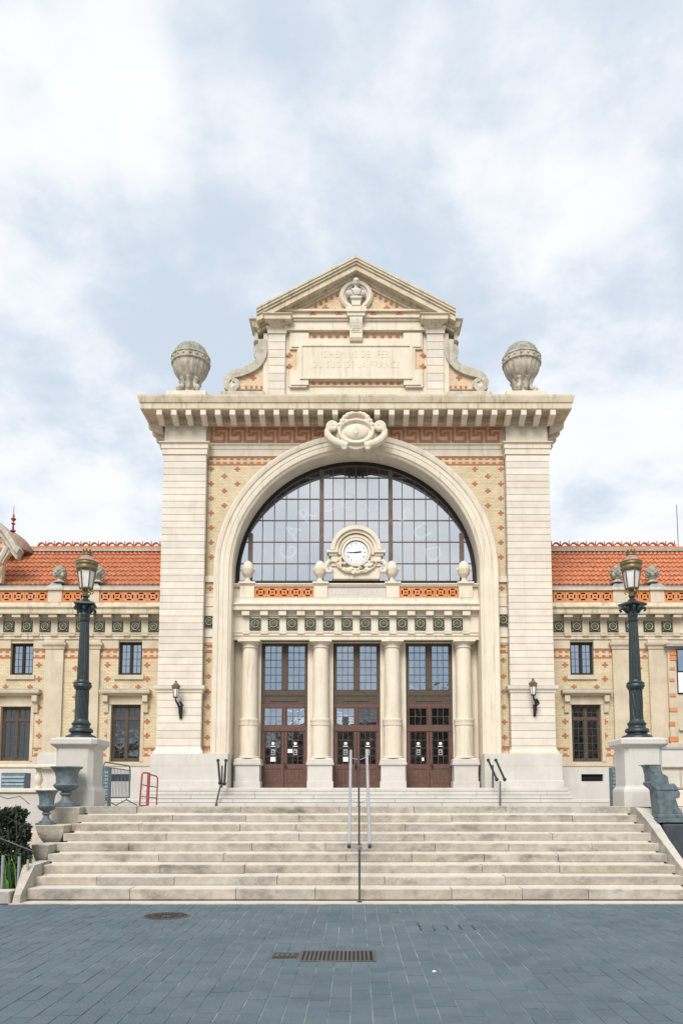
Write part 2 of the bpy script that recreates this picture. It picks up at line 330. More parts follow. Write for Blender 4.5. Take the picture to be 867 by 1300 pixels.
def text(name, s, size, ext, m, parent, loc, rot=(pi/2, 0, 0), sx=1, spacing=1, **props):
    c = bpy.data.curves.new('t', 'FONT'); c.body = s; c.size = size; c.extrude = ext; c.align_x = 'CENTER'; c.align_y = 'CENTER'; c.space_character = spacing; c.resolution_u = 3
    o = bpy.data.objects.new('t', c); COL.objects.link(o); dg = bpy.context.evaluated_depsgraph_get(); me = bpy.data.meshes.new_from_object(o.evaluated_get(dg))
    bpy.data.objects.remove(o); me.materials.clear(); me.materials.append(M[m]); me.name = name
    return put(name, me, parent, loc, scale=(sx, 1, 1), rot=rot, **props)
def spiral(cx, cz, r0, r1, turns, a0, n=40, y=0, sgn=1):
    return [(cx+(r0+(r1-r0)*i/n)*cos(a0+sgn*turns*2*pi*i/n), y, cz+(r0+(r1-r0)*i/n)*sin(a0+sgn*turns*2*pi*i/n)) for i in range(n+1)]
def wall_holes(mb, x0, x1, z0, z1, holes, y0, y1):
    xs = sorted({x0, x1, *[a for h in holes for a in h[:2]]}); zs = sorted({z0, z1, *[a for h in holes for a in h[2:]]})
    def inh(x, z): return any(h[0] < x < h[1] and h[2] < z < h[3] for h in holes)
    for i in range(len(xs)-1):
        for j in range(len(zs)-1):
            if not inh((xs[i]+xs[i+1])/2, (zs[j]+zs[j+1])/2):
                mb.add([(xs[i], y0, zs[j]), (xs[i+1], y0, zs[j]), (xs[i+1], y0, zs[j+1]), (xs[i], y0, zs[j+1])], [(0, 1, 2, 3)])
    for a, b, c, d in list(holes)+[(x0, x1, z0, z1)]:
        vs = [(x, y, z) for y in (y0, y1) for x, z in ((a, c), (b, c), (b, d), (a, d))]
        mb.add(vs, [(i, (i+1) % 4, 4+(i+1) % 4, 4+i) for i in range(4)])
    return mb
UNIT = MB().box(-.5, .5, -.008, .008, -.5, .5)
PANE = {k: UNIT.mesh('pane', M[k]) for k in ('g_sky', 'g_dark')}
def diamond(mb, x, z, y, s=.28):
    s *= .9                # stepped lozenge of red bricks
    for w_, a, b in ((.36, -.45, -.15), (1, -.148, .148), (.36, .15, .45)):
        mb.box(x-w_*s/2, x+w_*s/2, y-.018, y+.03, z+a*s*.95, z+b*s*.95)
def redband(mb, x0, x1, zt, zb, y):              # two red courses with toothed inner edges
    h = zt-zb; mb.box(x0, x1, y-.016, y+.03, zt-h*.16, zt); mb.box(x0, x1, y-.016, y+.03, zb, zb+h*.16)
    n = max(1, round((x1-x0)/.34)); p = (x1-x0)/n
    for i in range(n):
        c = x0+(i+.5)*p; mb.box(c-p*.27, c+p*.27, y-.012, y+.03, zt-h*.36, zt-h*.165); mb.box(c-p*.27, c+p*.27, y-.012, y+.03, zb+h*.165, zb+h*.36)
def dots(mb, x0, x1, z0, z1, y, p):
    n = max(1, round((x1-x0)/p)); p = (x1-x0)/n; h = z1-z0
    for i in range(n): c = x0+(i+.5)*p; mb.box(c-p*.24, c+p*.24, y-.016, y+.03, z0+h*.2, z1-h*.2)

# medallion (green glazed square with ring and boss), 1 m unit
def medal_meshes():
    q = MB().box(-.5, .5, -.04, .05, -.5, .5)
    for a, b, c, d in ((-.5, .5, .43, .5), (-.5, .5, -.5, -.43), (-.5, -.43, -.43, .43), (.43, .5, -.43, .43)): q.box(a, b, -.09, -.04, c, d)
    ring = MB().tube([(.33*cos(2*pi*i/28), -.06, .33*sin(2*pi*i/28)) for i in range(28)], .048, 6, True)
    for sx in (-1, 1):
        for sz in (-1, 1): ring.ell((sx*.37, -.05, sz*.37), (.06, .03, .06), 6, 4)
    boss = MB()
    for k in range(12):
        a = 2*pi*k/12; boss.ell((.16*cos(a), -.06, .16*sin(a)), (.055, .04, .055), 6, 4)
    boss.ell((0, -.08, 0), (.11, .07, .11), 10, 6)
    return q.mesh('medallion', 'green'), ring.mesh('ring', 'cream', True), boss.mesh('boss', 'boss', True)
MED = medal_meshes()
def medallion(parent, x, y, z, s):
    o = put('medallion', MED[0], parent, (x, y, z), (s, 1, s)); put('ring', MED[1], o); put('boss', MED[2], o); return o
# terracotta claustra tile, 1 unit square with pierced motif
def claustra_mesh():
    q = MB(); t_ = .5
    holes = [(-.19, .19, .21, .34), (-.19, .19, -.34, -.21), (-.36, -.23, -.17, .17), (.23, .36, -.17, .17), (-.07, .07, -.07, .07)]
    wall_holes(q, -.49, .49, -.5, .5, holes, -.06, .06)
    return q.mesh('claustra_tile', 'terra')
CLA = claustra_mesh()
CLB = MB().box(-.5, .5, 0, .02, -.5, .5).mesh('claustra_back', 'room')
def claustra_row(parent, x0, x1, z0, z1, y, n):
    p = (x1-x0)/n
    put('claustra_back', CLB, parent, ((x0+x1)/2, y+.045, (z0+z1)/2), (x1-x0, 1, z1-z0))
    q = MB(); e = .03
    for i in range(n):
        o = put('claustra_tile', CLA, parent, (x0+(i+.5)*p, y, (z0+z1)/2), (p, .5, z1-z0))
def window(parent, x0, x1, z0, z1, y, cols, rows, glass, m='brown', transom=None, name='window'):
    """two-leaf window; its frame is the part, each pane a sub-part. transom = (fraction, rows above)"""
    q = MB(); w_ = x1-x0; h = z1-z0; fr = w_*.075; md = w_*.085; th = w_*.016
    q.box(x0, x0+fr, y-.05, y+.05, z0, z1).box(x1-fr, x1, y-.05, y+.05, z0, z1).box(x0+fr, x1-fr, y-.05, y+.05, z1-fr, z1).box(x0+fr, x1-fr, y-.05, y+.05, z0, z0+fr*1.2)
    cx = (x0+x1)/2; q.box(cx-md/2, cx+md/2, y-.07, y+.05, z0+fr*1.2, z1-fr)
    spans = [(z0+fr*1.2, z1-fr, rows)]
    if transom:
        zt = z0+h*transom[0]; q.box(x0+fr, x1-fr, y-.06, y+.052, zt-md/2, zt+md/2); spans = [(z0+fr*1.2, zt-md/2, rows), (zt+md/2, z1-fr, transom[1])]
    panes = []
    for a, b in ((x0+fr, cx-md/2), (cx+md/2, x1-fr)):
        e = w_*.03
        for c, d, r in spans:
            q.box(a, a+e, y-.035, y+.035, c, d).box(b-e, b, y-.035, y+.035, c, d).box(a+e, b-e, y-.035, y+.035, c, c+e).box(a+e, b-e, y-.035, y+.035, d-e, d)
            aa, bb, cc, dd = a+e, b-e, c+e, d-e
            for i in range(1, cols): xx = aa+(bb-aa)*i/cols; q.box(xx-th/2, xx+th/2, y-.025, y+.02, cc, dd)
            for j in range(1, r): zz = cc+(dd-cc)*j/r; q.box(aa, bb, y-.022, y+.02, zz-th/2, zz+th/2)
            for i in range(cols):
                for j in range(r): panes.append(((aa+(bb-aa)*(i+.5)/cols), (cc+(dd-cc)*(j+.5)/r), (bb-aa)/cols, (dd-cc)/r, d))
    o = q.build(name, m, parent)
    for px, pz, pw, ph, d in panes:
        g = glass if isinstance(glass, str) else glass(px, pz)
        put('pane', PANE[g], o, (px, y+.004, pz), (pw, 1, ph), rot=(random.uniform(-.006, .006), 0, random.uniform(-.008, .008)))
    return o

# ================================================================== GROUND
BASE_Z = 0.0
gq = MB().add([(-900, -600, -.06), (900, -600, -.06), (900, 2500, -.06), (-900, 2500, -.06)], [(0, 1, 2, 3)]).build('ground', 'ground', kind='structure')
pv = MB().box(-9, 9, 2.5, 12.0, -.05, -.006).build('pavement', 'sand', kind='structure')
PW, PL = .1735, .205
holes = []
GX0, GX1 = X(383, 1213, YG0(1213)), X(473, 1213, YG0(1213)); GY0, GY1 = YG0(1219.5), YG0(1207.5)
SX0, SX1 = X(347, 1213, YG0(1213)), X(378, 1213, YG0(1213)); SY0, SY1 = YG0(1216), YG0(1209.5)
MY = YG0(1162.5); MX = X(211.5, 1162.5, MY); MR = H(30, 1162.5, MY)
blocks = []
ncol = int(17.5/PW)
for i in range(ncol):
    x = -8.75+(i+.5)*PW+.03
    yy = 3.4 + (i % 2)*PL*.5 + random.uniform(-.03, .03)
    while yy < 11.99:
        l = PL*random.choice((.9, 1, 1, 1.1, 1.25)); y2 = min(yy+l, 11.99)
        if y2-yy > .04 and not (GX0-.04 < x < GX1+.04 and yy < GY1+.02 and y2 > GY0-.02) and not (SX0 < x < SX1 and yy < SY1 and y2 > SY0) and (Vector((x-MX, (yy+y2)/2-MY)).length > MR+.02):
            blocks.append((x, (yy+y2)/2, y2-yy))
        yy = y2
pm = MB().cbox(-.5, .5, -.5, .5, -.5, .5, .03).mesh('paving_block', 'pave')
def vis(x, y): 
    u = x/(y*cos(PITCH)-EYE*sin(PITCH))*FPX; v = -EYE
    py = CPY + FPX*(EYE*cos(PITCH)+y*sin(PITCH)*-1*-1*0 + 0) if False else 0
    return -CPX-4 < u < 867-CPX+4 and y > YG0(1303)
vb = sorted([b for b in blocks if vis(b[0], b[1])], key=lambda b: b[1])
far = MB(); near = set(map(id, vb[:300]))
for b in blocks:
    x, y, l = b; wv = PW-random.uniform(.0065, .0095); ll = l-.0045; dz = random.uniform(-.003, .003); tx = random.uniform(-.006, .006)
    if id(b) in near: put('paving_block', pm, pv, (x, y, -.035+dz), (wv, ll, .07), rot=(random.uniform(-.008, .008), tx, random.uniform(-.008, .008)))
    else:
        k = len(far.v); far.cbox(x-wv/2, x+wv/2, y-ll/2, y+ll/2, -.06, dz, .005)
        far.v[k:] = [(a, b_, c+(a-x)*tx) for a, b_, c in far.v[k:]]
# distant/side setts: a per-piece tint comes from a colour attribute
me = far.mesh('paving_block', 'pave')
m2 = M['pave'].copy(); m2.name = 'slate_sett_far'; t = m2.node_tree; me.materials.clear(); me.materials.append(m2)
at = me.attributes.new('tint', 'FLOAT', 'FACE'); tv = {}
rl = random.Random(3); vals = []
comp = [rl.random() for _ in range(len(me.polygons)//26+2)]
for i in range(len(me.polygons)): vals.append(comp[i//26])
at.data.foreach_set('value', vals)
oi = [n for n in t.nodes if n.type == 'OBJECT_INFO'][0]; an = nd(t, 'ShaderNodeAttribute'); an.attribute_name = 'tint'
for lk in list(t.links):
    if lk.from_node == oi: to = lk.to_socket; t.links.remove(lk); t.links.new(an.outputs['Fac'], to)
put('paving_block', me, pv, kind='stuff')
for px, py in ((523, 1174), (535, 1178), (550, 1178), (562, 1177), (578, 1177), (595, 1177)):
    y = YG0(py); x = X(px, py, y); x = round((x+8.75-.03)/PW)*PW-8.75+.03; MB().box(x-.010, x+.010, y-.17, y+.14, -.01, .0035).build('joint_stain', 'black', pv)
# drain grate, cover, manhole
g = thing('drain_grate', 'long slotted iron drain grate set in the blue-grey paving', 'drain', ((GX0+GX1)/2, (GY0+GY1)/2, 0))
gw, gh = (GX1-GX0)/2, (GY1-GY0)/2
wall = MB()
for a, b, c, d in ((-gw-.22, gw+.25, -gh-.26, -gh-.032), (-gw-.22, gw+.25, gh+.032, gh+.26), (-gw-.22, -gw-.032, -gh-.03, gh+.03), (gw+.032, gw+.25, -gh-.03, gh+.03)): wall.box(a, b, c, d, -.03, -.0045)
wall.build('surround', 'pave', g)
q = MB().box(-gw-.03, gw+.03, -gh-.03, -gh, -.05, .002).box(-gw-.03, gw+.03, gh, gh+.03, -.05, .002).box(-gw-.03, -gw, -gh, gh, -.05, .002).box(gw, gw+.03, -gh, gh, -.05, .002); q.build('frame', 'post', g)
for i in range(17):
    x = -gw + (i+.5)*2*gw/17 - gw/17; MB().box(x-.011, x+.011, -gh, gh, -.03, -.001).build('grate_bar', 'post', g)
MB().box(-gw, gw, -gh, gh, -.30, -.29).build('sump', 'room', g); MB().box(-gw, gw, -gh, gh, -.0058, -.0052).build('pit', 'room', g)
g = thing('access_cover', 'small rectangular iron cover left of the drain grate', 'cover', ((SX0+SX1)/2, (SY0+SY1)/2, 0)); a, b = (SX1-SX0)/2, (SY1-SY0)/2
MB().box(-a, a, -b, b, -.03, 0.001).build('plate', 'black', g); MB().box(-a-.02, a+.02, -b-.02, b+.02, -.03, -.003).build('frame', 'post', g); MB().box(-a-.18, a+.045, -b-.2, b+.2, -.03, -.0051).build('surround', 'pave', g)
for k in range(4): MB().box(-a*.8+k*a*.42, -a*.8+k*a*.42+a*.25, -b*.5, b*.5, .001, .005).build('rib', 'post', g)
g = thing('manhole_cover', 'round patterned manhole cover near the foot of the steps', 'manhole', (MX, MY, 0))
MB().lathe([(MR+.15, -.03), (MR+.15, -.0048), (.001, -.0048)], 40).build('surround', 'pave', g)
MB().lathe([(MR, -.03), (MR, .002), (MR*.9, .002), (MR*.9, -.004), (.001, -.004)], 40).build('frame', 'post', g)
q = MB()
for k in range(16):
    a = 2*pi*k/16
    for rr in (.35, .6, .8): q.box(MR*rr*cos(a)-.03, MR*rr*cos(a)+.03, MR*rr*sin(a)-.03, MR*rr*sin(a)+.03, -.004, .004)
q.build('tread_pattern', 'black', g)
for px, py, s, c, lb in ((503, 1158, .035, 'leaf2', 'small pale green leaf lying on the paving before the steps'), (551, 1234, .02, 'white', 'scrap of white paper on the paving right of the drain grate')):
    y = YG0(py); x = X(px, py, y); q = MB().add([(x-s, y-.02, .004), (x, y-.035, .010), (x+s*1.2, y, .004), (x+s*.2, y+.03, .012), (x-s*.8, y+.015, .006)], [(0, 1, 2, 3, 4)]); q.add([(x-s, y-.02, .003), (x, y-.035, .003), (x+s*1.2, y, .003), (x+s*.2, y+.03, .003), (x-s*.8, y+.015, .003)], [(4, 3, 2, 1, 0)])
    tag(q.build('fallen_leaf' if c == 'leaf2' else 'paper_scrap', c), lb, 'leaf' if c == 'leaf2' else 'litter')

# ================================================================== MAIN STAIR
st = thing('stone_steps', 'wide flight of nine weathered stone steps up to the station', 'steps', (0, 12, 0))
def W(mb, root):       # world -> local of root
    l = root.location; return mb.xf(lambda x, y, z: (x-l[0], y-l[1], z-l[2]))
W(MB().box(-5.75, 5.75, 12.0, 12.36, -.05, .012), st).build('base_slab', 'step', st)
rows = [(12.3+(k)*.34, .2+.16*k) for k in range(9)]
rs = random.Random(11)
for k, (y, z) in enumerate(rows):
    zb = z-.16 if k else 0.012
    x = -5.31 if k < 2 else -5.39; xe = 5.45
    while x < xe-.05:
        l = rs.uniform(1.0, 2.5); x2 = x+l
        if xe-x2 < .7: x2 = xe
        c = .012; y0 = y+rs.uniform(-.012, .012); zt = z+rs.uniform(-.006, .006)
        q = MB(); yb = y+.46
        # block with a slightly projecting rounded nosing
        prof = [(y0+.05, zb-.004), (y0+.045, zb+.016), (y0+.002, zb+.026), (y0, zt-.012), (y0+.012, zt), (yb, zt-.006), (yb, zb-.004)]
        q.prism_x(prof, x+.005, x2-.005)
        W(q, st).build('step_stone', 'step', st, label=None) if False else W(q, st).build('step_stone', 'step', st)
        x = x2
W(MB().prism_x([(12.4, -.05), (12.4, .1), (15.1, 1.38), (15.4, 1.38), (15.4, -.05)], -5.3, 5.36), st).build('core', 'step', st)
# terrace
tq = MB(); 
def terr(x): pass
tq.add([(-6.8, 15.3, 1.466), (6.8, 15.3, 1.466), (6.8, 17.2, 1.45), (-6.8, 17.2, 1.45), (6.8, 31.6, 1.20), (-6.8, 31.6, 1.20), (-24, 17.2, 1.45), (-24, 31.6, 1.2), (24, 17.2, 1.45), (24, 31.6, 1.2), (-24, 44, 1.2), (24, 44, 1.2)],
       [(0, 1, 2, 3), (3, 2, 4, 5), (6, 3, 5, 7), (2, 8, 9, 4), (7, 9, 11, 10)])
tq.build('terrace', 'plaza', kind='structure')
# upper steps before the doors
up = thing('upper_steps', 'low pale stone steps spreading below the three station doors', 'steps', (0, 32, 1.2))
FL = Z(1001, 36.5); nst = 5; r_ = (FL-1.20)/nst
for k in range(nst):
    y = 32.0+k*.32; zb = 1.20+k*r_; zt = zb+r_; x = -9.35 if k > 1 else -12.6; xe = 9.35 if k > 1 else X(777, 1010, 32.5); 
    while x < xe-.05:
        x2 = x+rs.uniform(1.6, 3.2); x2 = xe if xe-x2 < .8 else x2
        ye = y+.5 if k < nst-1 else 37.2; W(MB().prism_x([(y+.05, zb-.012), (y+.045, zb+.022), (y+.002, zb+.03), (y, zt-.02), (y+.02, zt), (ye, zt-.002), (ye, zb-.012)], x+.006, x2-.006), up).build('step_stone', M['stone_w'], up); x = x2
# ================================================================== PAVILION
YP, YW, YA, YI, YG, YD = 34.9, 35.35, 35.02, 35.8, 36.25, 36.75
bd = thing('station_pavilion', 'cream stone station front with a giant arched window and three doors', 'building', (0, YW, 0))
B = lambda mb, name, m, smooth=False, parent=bd, **p: W(mb, bd).build(name, m, parent, smooth, **p)
def mir(fn):
    for s in (-1, 1): fn(s)
XO = 9.28; XI = (H(190.5, 600, YP)+H(196.6, 930, YP))/2      # pilaster edges
ZC = Z(501, 33.9)               # cornice top
ZS = Z(724, YA)                 # springing
RO = H(176.5, 724, YA); RI = H(154.0, 724, YA)
zP = Z(957, YP)                 # plinth top
R2 = Z(548, YA)-ZS; print('arch', RO, R2, RI, Z(569, YA)-ZS, 'XI', XI, 'cornice half', H(277.3, 501, 33.9), 'ZC', ZC)
RO = (RO+R2)/2; RI = (RI+Z(569, YA)-ZS)/2
ZN = Z(537, YP)                 # underside of the entablature over pilasters
for s_ in (-1, 1): W(MB().box(*sorted((s_*XI, s_*XO)), YP+.35, 39.0, 1.0, ZC-1.2), bd).build('side_wall', M['stone'], bd)
# brick field with arch opening
zb0 = zP; zt0 = ZN+.3; rr = RO-.12
poly = [(-rr, zb0)] + [(rr*cos(pi-pi*i/48), ZS+rr*sin(pi-pi*i/48)) for i in range(49)] + [(rr, zb0), (XI+.05, zb0), (XI+.05, zt0), (-XI-.05, zt0), (-XI-.05, zb0)]
B(MB().prism(poly, YW, YW+.4), 'brick_wall', 'brick')
# archivolt sweep
def sweep(prof, zlow, cz, n=64):
    q = MB(); path = []
    for z in (zlow, cz-.001): path.append(('L', z))
    m_ = len(prof); rows_ = []
    rows_.append([(-r, y, zlow) for r, y in prof])
    for i in range(n+1):
        a = pi-pi*i/n; rows_.append([(r*cos(a), y, cz+r*sin(a)) for r, y in prof])
    rows_.append([(r, y, zlow) for r, y in prof])
    vs = [p for r in rows_ for p in r]; fs = [(j*m_+k, j*m_+k+1, (j+1)*m_+k+1, (j+1)*m_+k) for j in range(len(rows_)-1) for k in range(m_-1)]
    q.add(vs, fs); return q
w_ = RO-RI
prof = [(RI, YG+.25), (RI, YA+.16), (RI+.05, YA+.10), (RI+.13, YA+.07), (RI+.14, YA+.02), (RI+.20, YA), (RI+w_*.45, YA), (RI+w_*.46, YA-.025), (RI+w_*.70, YA-.025), (RI+w_*.71, YA-.07), (RI+w_*.80, YA-.10), (RO-.05, YA-.12), (RO, YA-.08), (RO, YW+.05)]
B(sweep(prof, zP, ZS), 'archivolt', 'stone', True)
# plinths under pilaster + panel + jamb
def plinth(s):
    xa, xb = RI, H(260, 960, YP); zt = zP
    q = MB()
    a, b = (xa, xb) if s > 0 else (-xb, -xa)
    q.box(a, b, YA-.28, YG+.2, FL-.02, zt)
    q.cbox(a-.012 if s > 0 else a-.06, b+.06 if s > 0 else b+.012, YA-.38, YG+.1, FL-.6, FL+.35, .03)
    B(q, 'plinth', 'stone_w')
    q = MB(); xl = (XI+.12) if s > 0 else -(XI+.12)
    for zz in (FL+1.05,): q.box(min(a, b)-.003, max(a, b)+.003, YA-.284, YA-.27, zz, zz+.012)
    q.box(xl-.008, xl+.008, YA-.284, YA-.27, FL+.36, zt-.02); B(q, 'plinth_joint', 'corn')
mir(plinth)
for s in (-1, 1):       # ground socle for whole pavilion front sides
    a, b = sorted((s*XO, s*(XO+.35))); B(MB().box(a, b, YP+.2, 45, 1.1, FL+.5), 'socle', 'stone_w')
# pilasters
zmb0, zmb1 = Z(879.5, YP), Z(870, YP); ztop = Z(577.5, YP); zbot = Z(947, YP)
def pil(s):
    a, b = sorted((s*XI, s*XO)); l = bd.location
    root = B(MB().box(a+.03, b-.03, YP+.05, YP+.5, zP-.05, ZN+.05), 'pilaster', 'block')
    def band(z0, z1, n):
        h = (z1-z0)/n
        for i in range(n):
            q = MB().cbox(a, b, YP, YP+.6, z0+i*h+.006, z0+(i+1)*h-.006, .013); B(q, 'stone_block', 'block', parent=root)
    band(zbot, zmb0, 7); band(zmb1, ztop, 34)
    # flared foot
    n = [(0, zbot), (0.0, zbot-.05), (.03, zbot-.16), (.10, zbot-.27), (.12, zP)]
    B(MB().ubelt(n[::-1], a+.002, b-.002, YP+.002, YP+.45), 'foot', 'block', parent=root)
    h = zmb1-zmb0
    B(MB().ubelt([(.0, zmb0), (.04, zmb0+.02), (.05, zmb0+h*.3), (.13, zmb0+h*.5), (.15, zmb0+h*.8), (.16, zmb1-.02), (0, zmb1)], a, b, YP, YP+.45), 'string_course', 'block', parent=root)
    z1 = Z(562, YP)
    B(MB().ubelt([(.0, ztop), (.05, ztop+.02), (.05, ztop+.28), (.09, ztop+.3), (.09, z1-.08), (.18, z1-.04), (.18, z1), (.02, z1+.02)], a, b, YP, YP+.45), 'necking', 'stone', parent=root)
    B(MB().box(a+.04, b-.04, YP+.03, YP+.5, z1, ZN+.02), 'frieze_block', 'stone', parent=root)
mir(pil)
# fret band, stone band, red band
fz0, fz1 = Z(563, YW), Z(543.5, YW); 
B(MB().box(-XI, XI, YW-.05, YW+.01, fz0-.02, ZN+.2), 'frieze_ground', 'key_cream')
bz0, bz1 = Z(579.5, YW), Z(564.5, YW); h = bz1-bz0
rows_ = ["#.######", "#.#.....", "#.#.###.", "#.###.#.", "#.....#.", "#.....#.", "#######."]
q = MB(); p = 8; n = 7
for j, r in enumerate(rows_):
    i = 0
    while i < p:
        if r[i] == '#':
            k = i
            while k < p and r[k] == '#': k += 1
            q.box(i/p, k/p, -.02, .03, (n-1-j)/n+(.0 if j == n-1 else -.0), (n-j)/n-.0); i = k
        else: i += 1
fr = q.mesh('fret_motif', 'key_red'); pitch = H(20.85, 553, YW)
for s in (-1, 1):
    for k in range(7):
        x0 = s*(XI-.12)-s*pitch*(k+1) if s > 0 else -(XI-.12)+pitch*k
        xc = abs(x0+pitch/2)
        zin = ZS+sqrt(max(0, RO**2-(xc)**2)) if xc < RO else 0
        if zin > fz1-.15: continue
        put('fret_motif', fr, bd, (x0, -.05-.02, fz0+.03), (pitch, 1, fz1-fz0-.06))
def clipband(prof, name, m):           # horizontal mouldings that die into the archivolt
    q = MB(); zt = max(z for _, z in prof)
    zz = min(z for _, z in prof); xin = sqrt(max(0, (RO-.06)**2-max(0, zt-ZS)**2)) if zt-ZS < RO-.06 else 0
    for s in (-1, 1):
        a, b = sorted((s*(XI+.03), s*xin)); q.prism_x([(YW-o_, z) for o_, z in prof]+[(YW+.05, zt), (YW+.05, zz)], a, b)
    Bsplit(q, bd, name, m)
clipband([(.04, bz0), (.05, bz0+h*.55), (.08, bz0+h*.57), (.08, bz0+h*.88), (.14, bz0+h*.92), (.14, bz1)], 'stone_band', 'stone')
q = MB(); rz0, rz1 = Z(590.5, YW), Z(580, YW); xin = sqrt(RO**2-(rz1-ZS)**2)
for s in (-1, 1): a, b = sorted((s*XI, s*(xin-.25))); redband(q, a, b, rz1, rz0, YW)
# diamonds in spandrel
for py0, cols_ in ((595.5, 0), (604.5, 1)):
    for k in range(9):
        py = py0+k*18.6
        if py > 728: continue
        for cx_ in ((268.5, 301.5) if cols_ == 0 else (285,)):
            x = H(452-cx_, py, YW); z = Z(py, YW)
            if sqrt(x*x+max(0, z-ZS)**2) > RO+.2:
                for s in (-1, 1): diamond(q, s*x, z, YW, .3)
xm = (XI+RO)/2
for py in (747,): 
    for s in (-1, 1): diamond(q, s*xm, Z(py, YW), YW, .3)
for py in (838, 858.5, 878, 897.5, 916.5, 936):
    for s in (-1, 1): diamond(q, s*xm, Z(py, YW), YW, .3)
for s in (-1, 1):
    a, b = sorted((s*(RO-.02), s*XI)); redband(q, a, b, Z(818, YW), Z(829, YW), YW)
    z0 = Z(953, YW); z1 = Z(947, YW); q.box(a, b, YW-.016, YW+.02, z0+(z1-z0)*.5, z1)
    for k in range(3): q.box(a+(b-a)*(.1+.3*k), a+(b-a)*(.3+.3*k), YW-.012, YW+.02, z0, z0+(z1-z0)*.5)
B(q, 'red_brick_inlay', 'red', kind='stuff')
q = MB()
for s in (-1, 1):
    a, b = sorted((s*(RO-.02), s*(XI+.02)))
    for p0, p1, o_ in ((732, 739.5, .10), (754, 758, .05), (758, 767, .03), (767.5, 770, .08), (770, 806.5, .04), (806.5, 809, .09), (809, 816, .03)): q.box(a, b, YW-o_, YW+.02, Z(p1, YW), Z(p0, YW))
    # curved stone foot of the brick strip
    zz = Z(957, YW); c_ = (a+b)/2; hw = (b-a)/2; top = Z(948, YW)
    for e in (-1, 1): q.prism([(c_+e*hw, zz-.01), (c_+e*hw, top+.05)]+[(c_+e*hw*cos(t_*pi/16), top-(top-zz)*sin(t_*pi/16)) for t_ in range(9)], YW-.12, YW+.02) if e > 0 else q.prism(([(c_+e*hw, zz-.01), (c_+e*hw, top+.05)]+[(c_+e*hw*cos(t_*pi/16), top-(top-zz)*sin(t_*pi/16)) for t_ in range(9)])[::-1], YW-.12, YW+.02)
Bsplit(q, bd, 'panel_band', 'stone')
for s in (-1, 1): medallion(bd, s*xm, YW-bd.location.y-.05, Z(789.5 if s < 0 else 787.5, YW), .52)
# ---- main entablature
zA = ZN; dzc = ZC-ZN
zc0, zc1 = Z(519, 33.95), Z(518, 34.3)
def pr(base, out_): return base
zbed0 = ZN; zbed1 = Z(538, YP)+.35
PJ = 1.03
zco = Z(518.5, 33.95)          # corona underside front
hh = ZC-zco
prof = [(0, zA-.02), (.08, zA), (.10, zA+.16), (.16, zA+.2), (.17, zco-.30), (.17, zco-.02), (PJ-.16, zco-.02), (PJ-.16, zco), (PJ-.12, zco+.02), (PJ-.12, zco+hh*.42), (PJ-.07, zco+hh*.48), (PJ-.05, zco+hh*.58), (PJ-.0, zco+hh*.86), (PJ, ZC), (-.3, ZC+.03)]
B(MB().ubelt(prof, -XO, XO, YP, 39.1), 'cornice', 'corn')
mod = MB().prism_x([(0, 0), (-.70, 0), (-.70, -.24), (-.62, -.30), (-.42, -.34), (-.15, -.46), (0, -.46)], -.13, .13).mesh('modillion', 'stone')
zm = zco-.021
for k in range(13):
    for s in (-1, 1):
        x = s*(H(26.5+18.45*k, 526, 34.3)); put('modillion', mod, bd, (x, YP-.17-bd.location.y, zm))
for s in (-1, 1):
    for k in range(6): put('modillion', mod, bd, (s*(XO+.17), YP+.5+k*.7-bd.location.y, zm), rot=(0, 0, s*pi/2))
B(MB().box(-XO-.3, XO+.3, YP-.3, 39.0, ZC-.02, ZC+.05), 'roof_slab', 'zinc')
for s in (-1, 1):
    a, b = (H(452-261.5, 498, YP-.6), H(452-211, 498, YP-.6)); a, b = sorted((s*a, s*b)); B(MB().cbox(a, b, YP-.55, YP+.95, ZC, Z(495.5, YP-.55), .02), 'urn_block', 'stone')
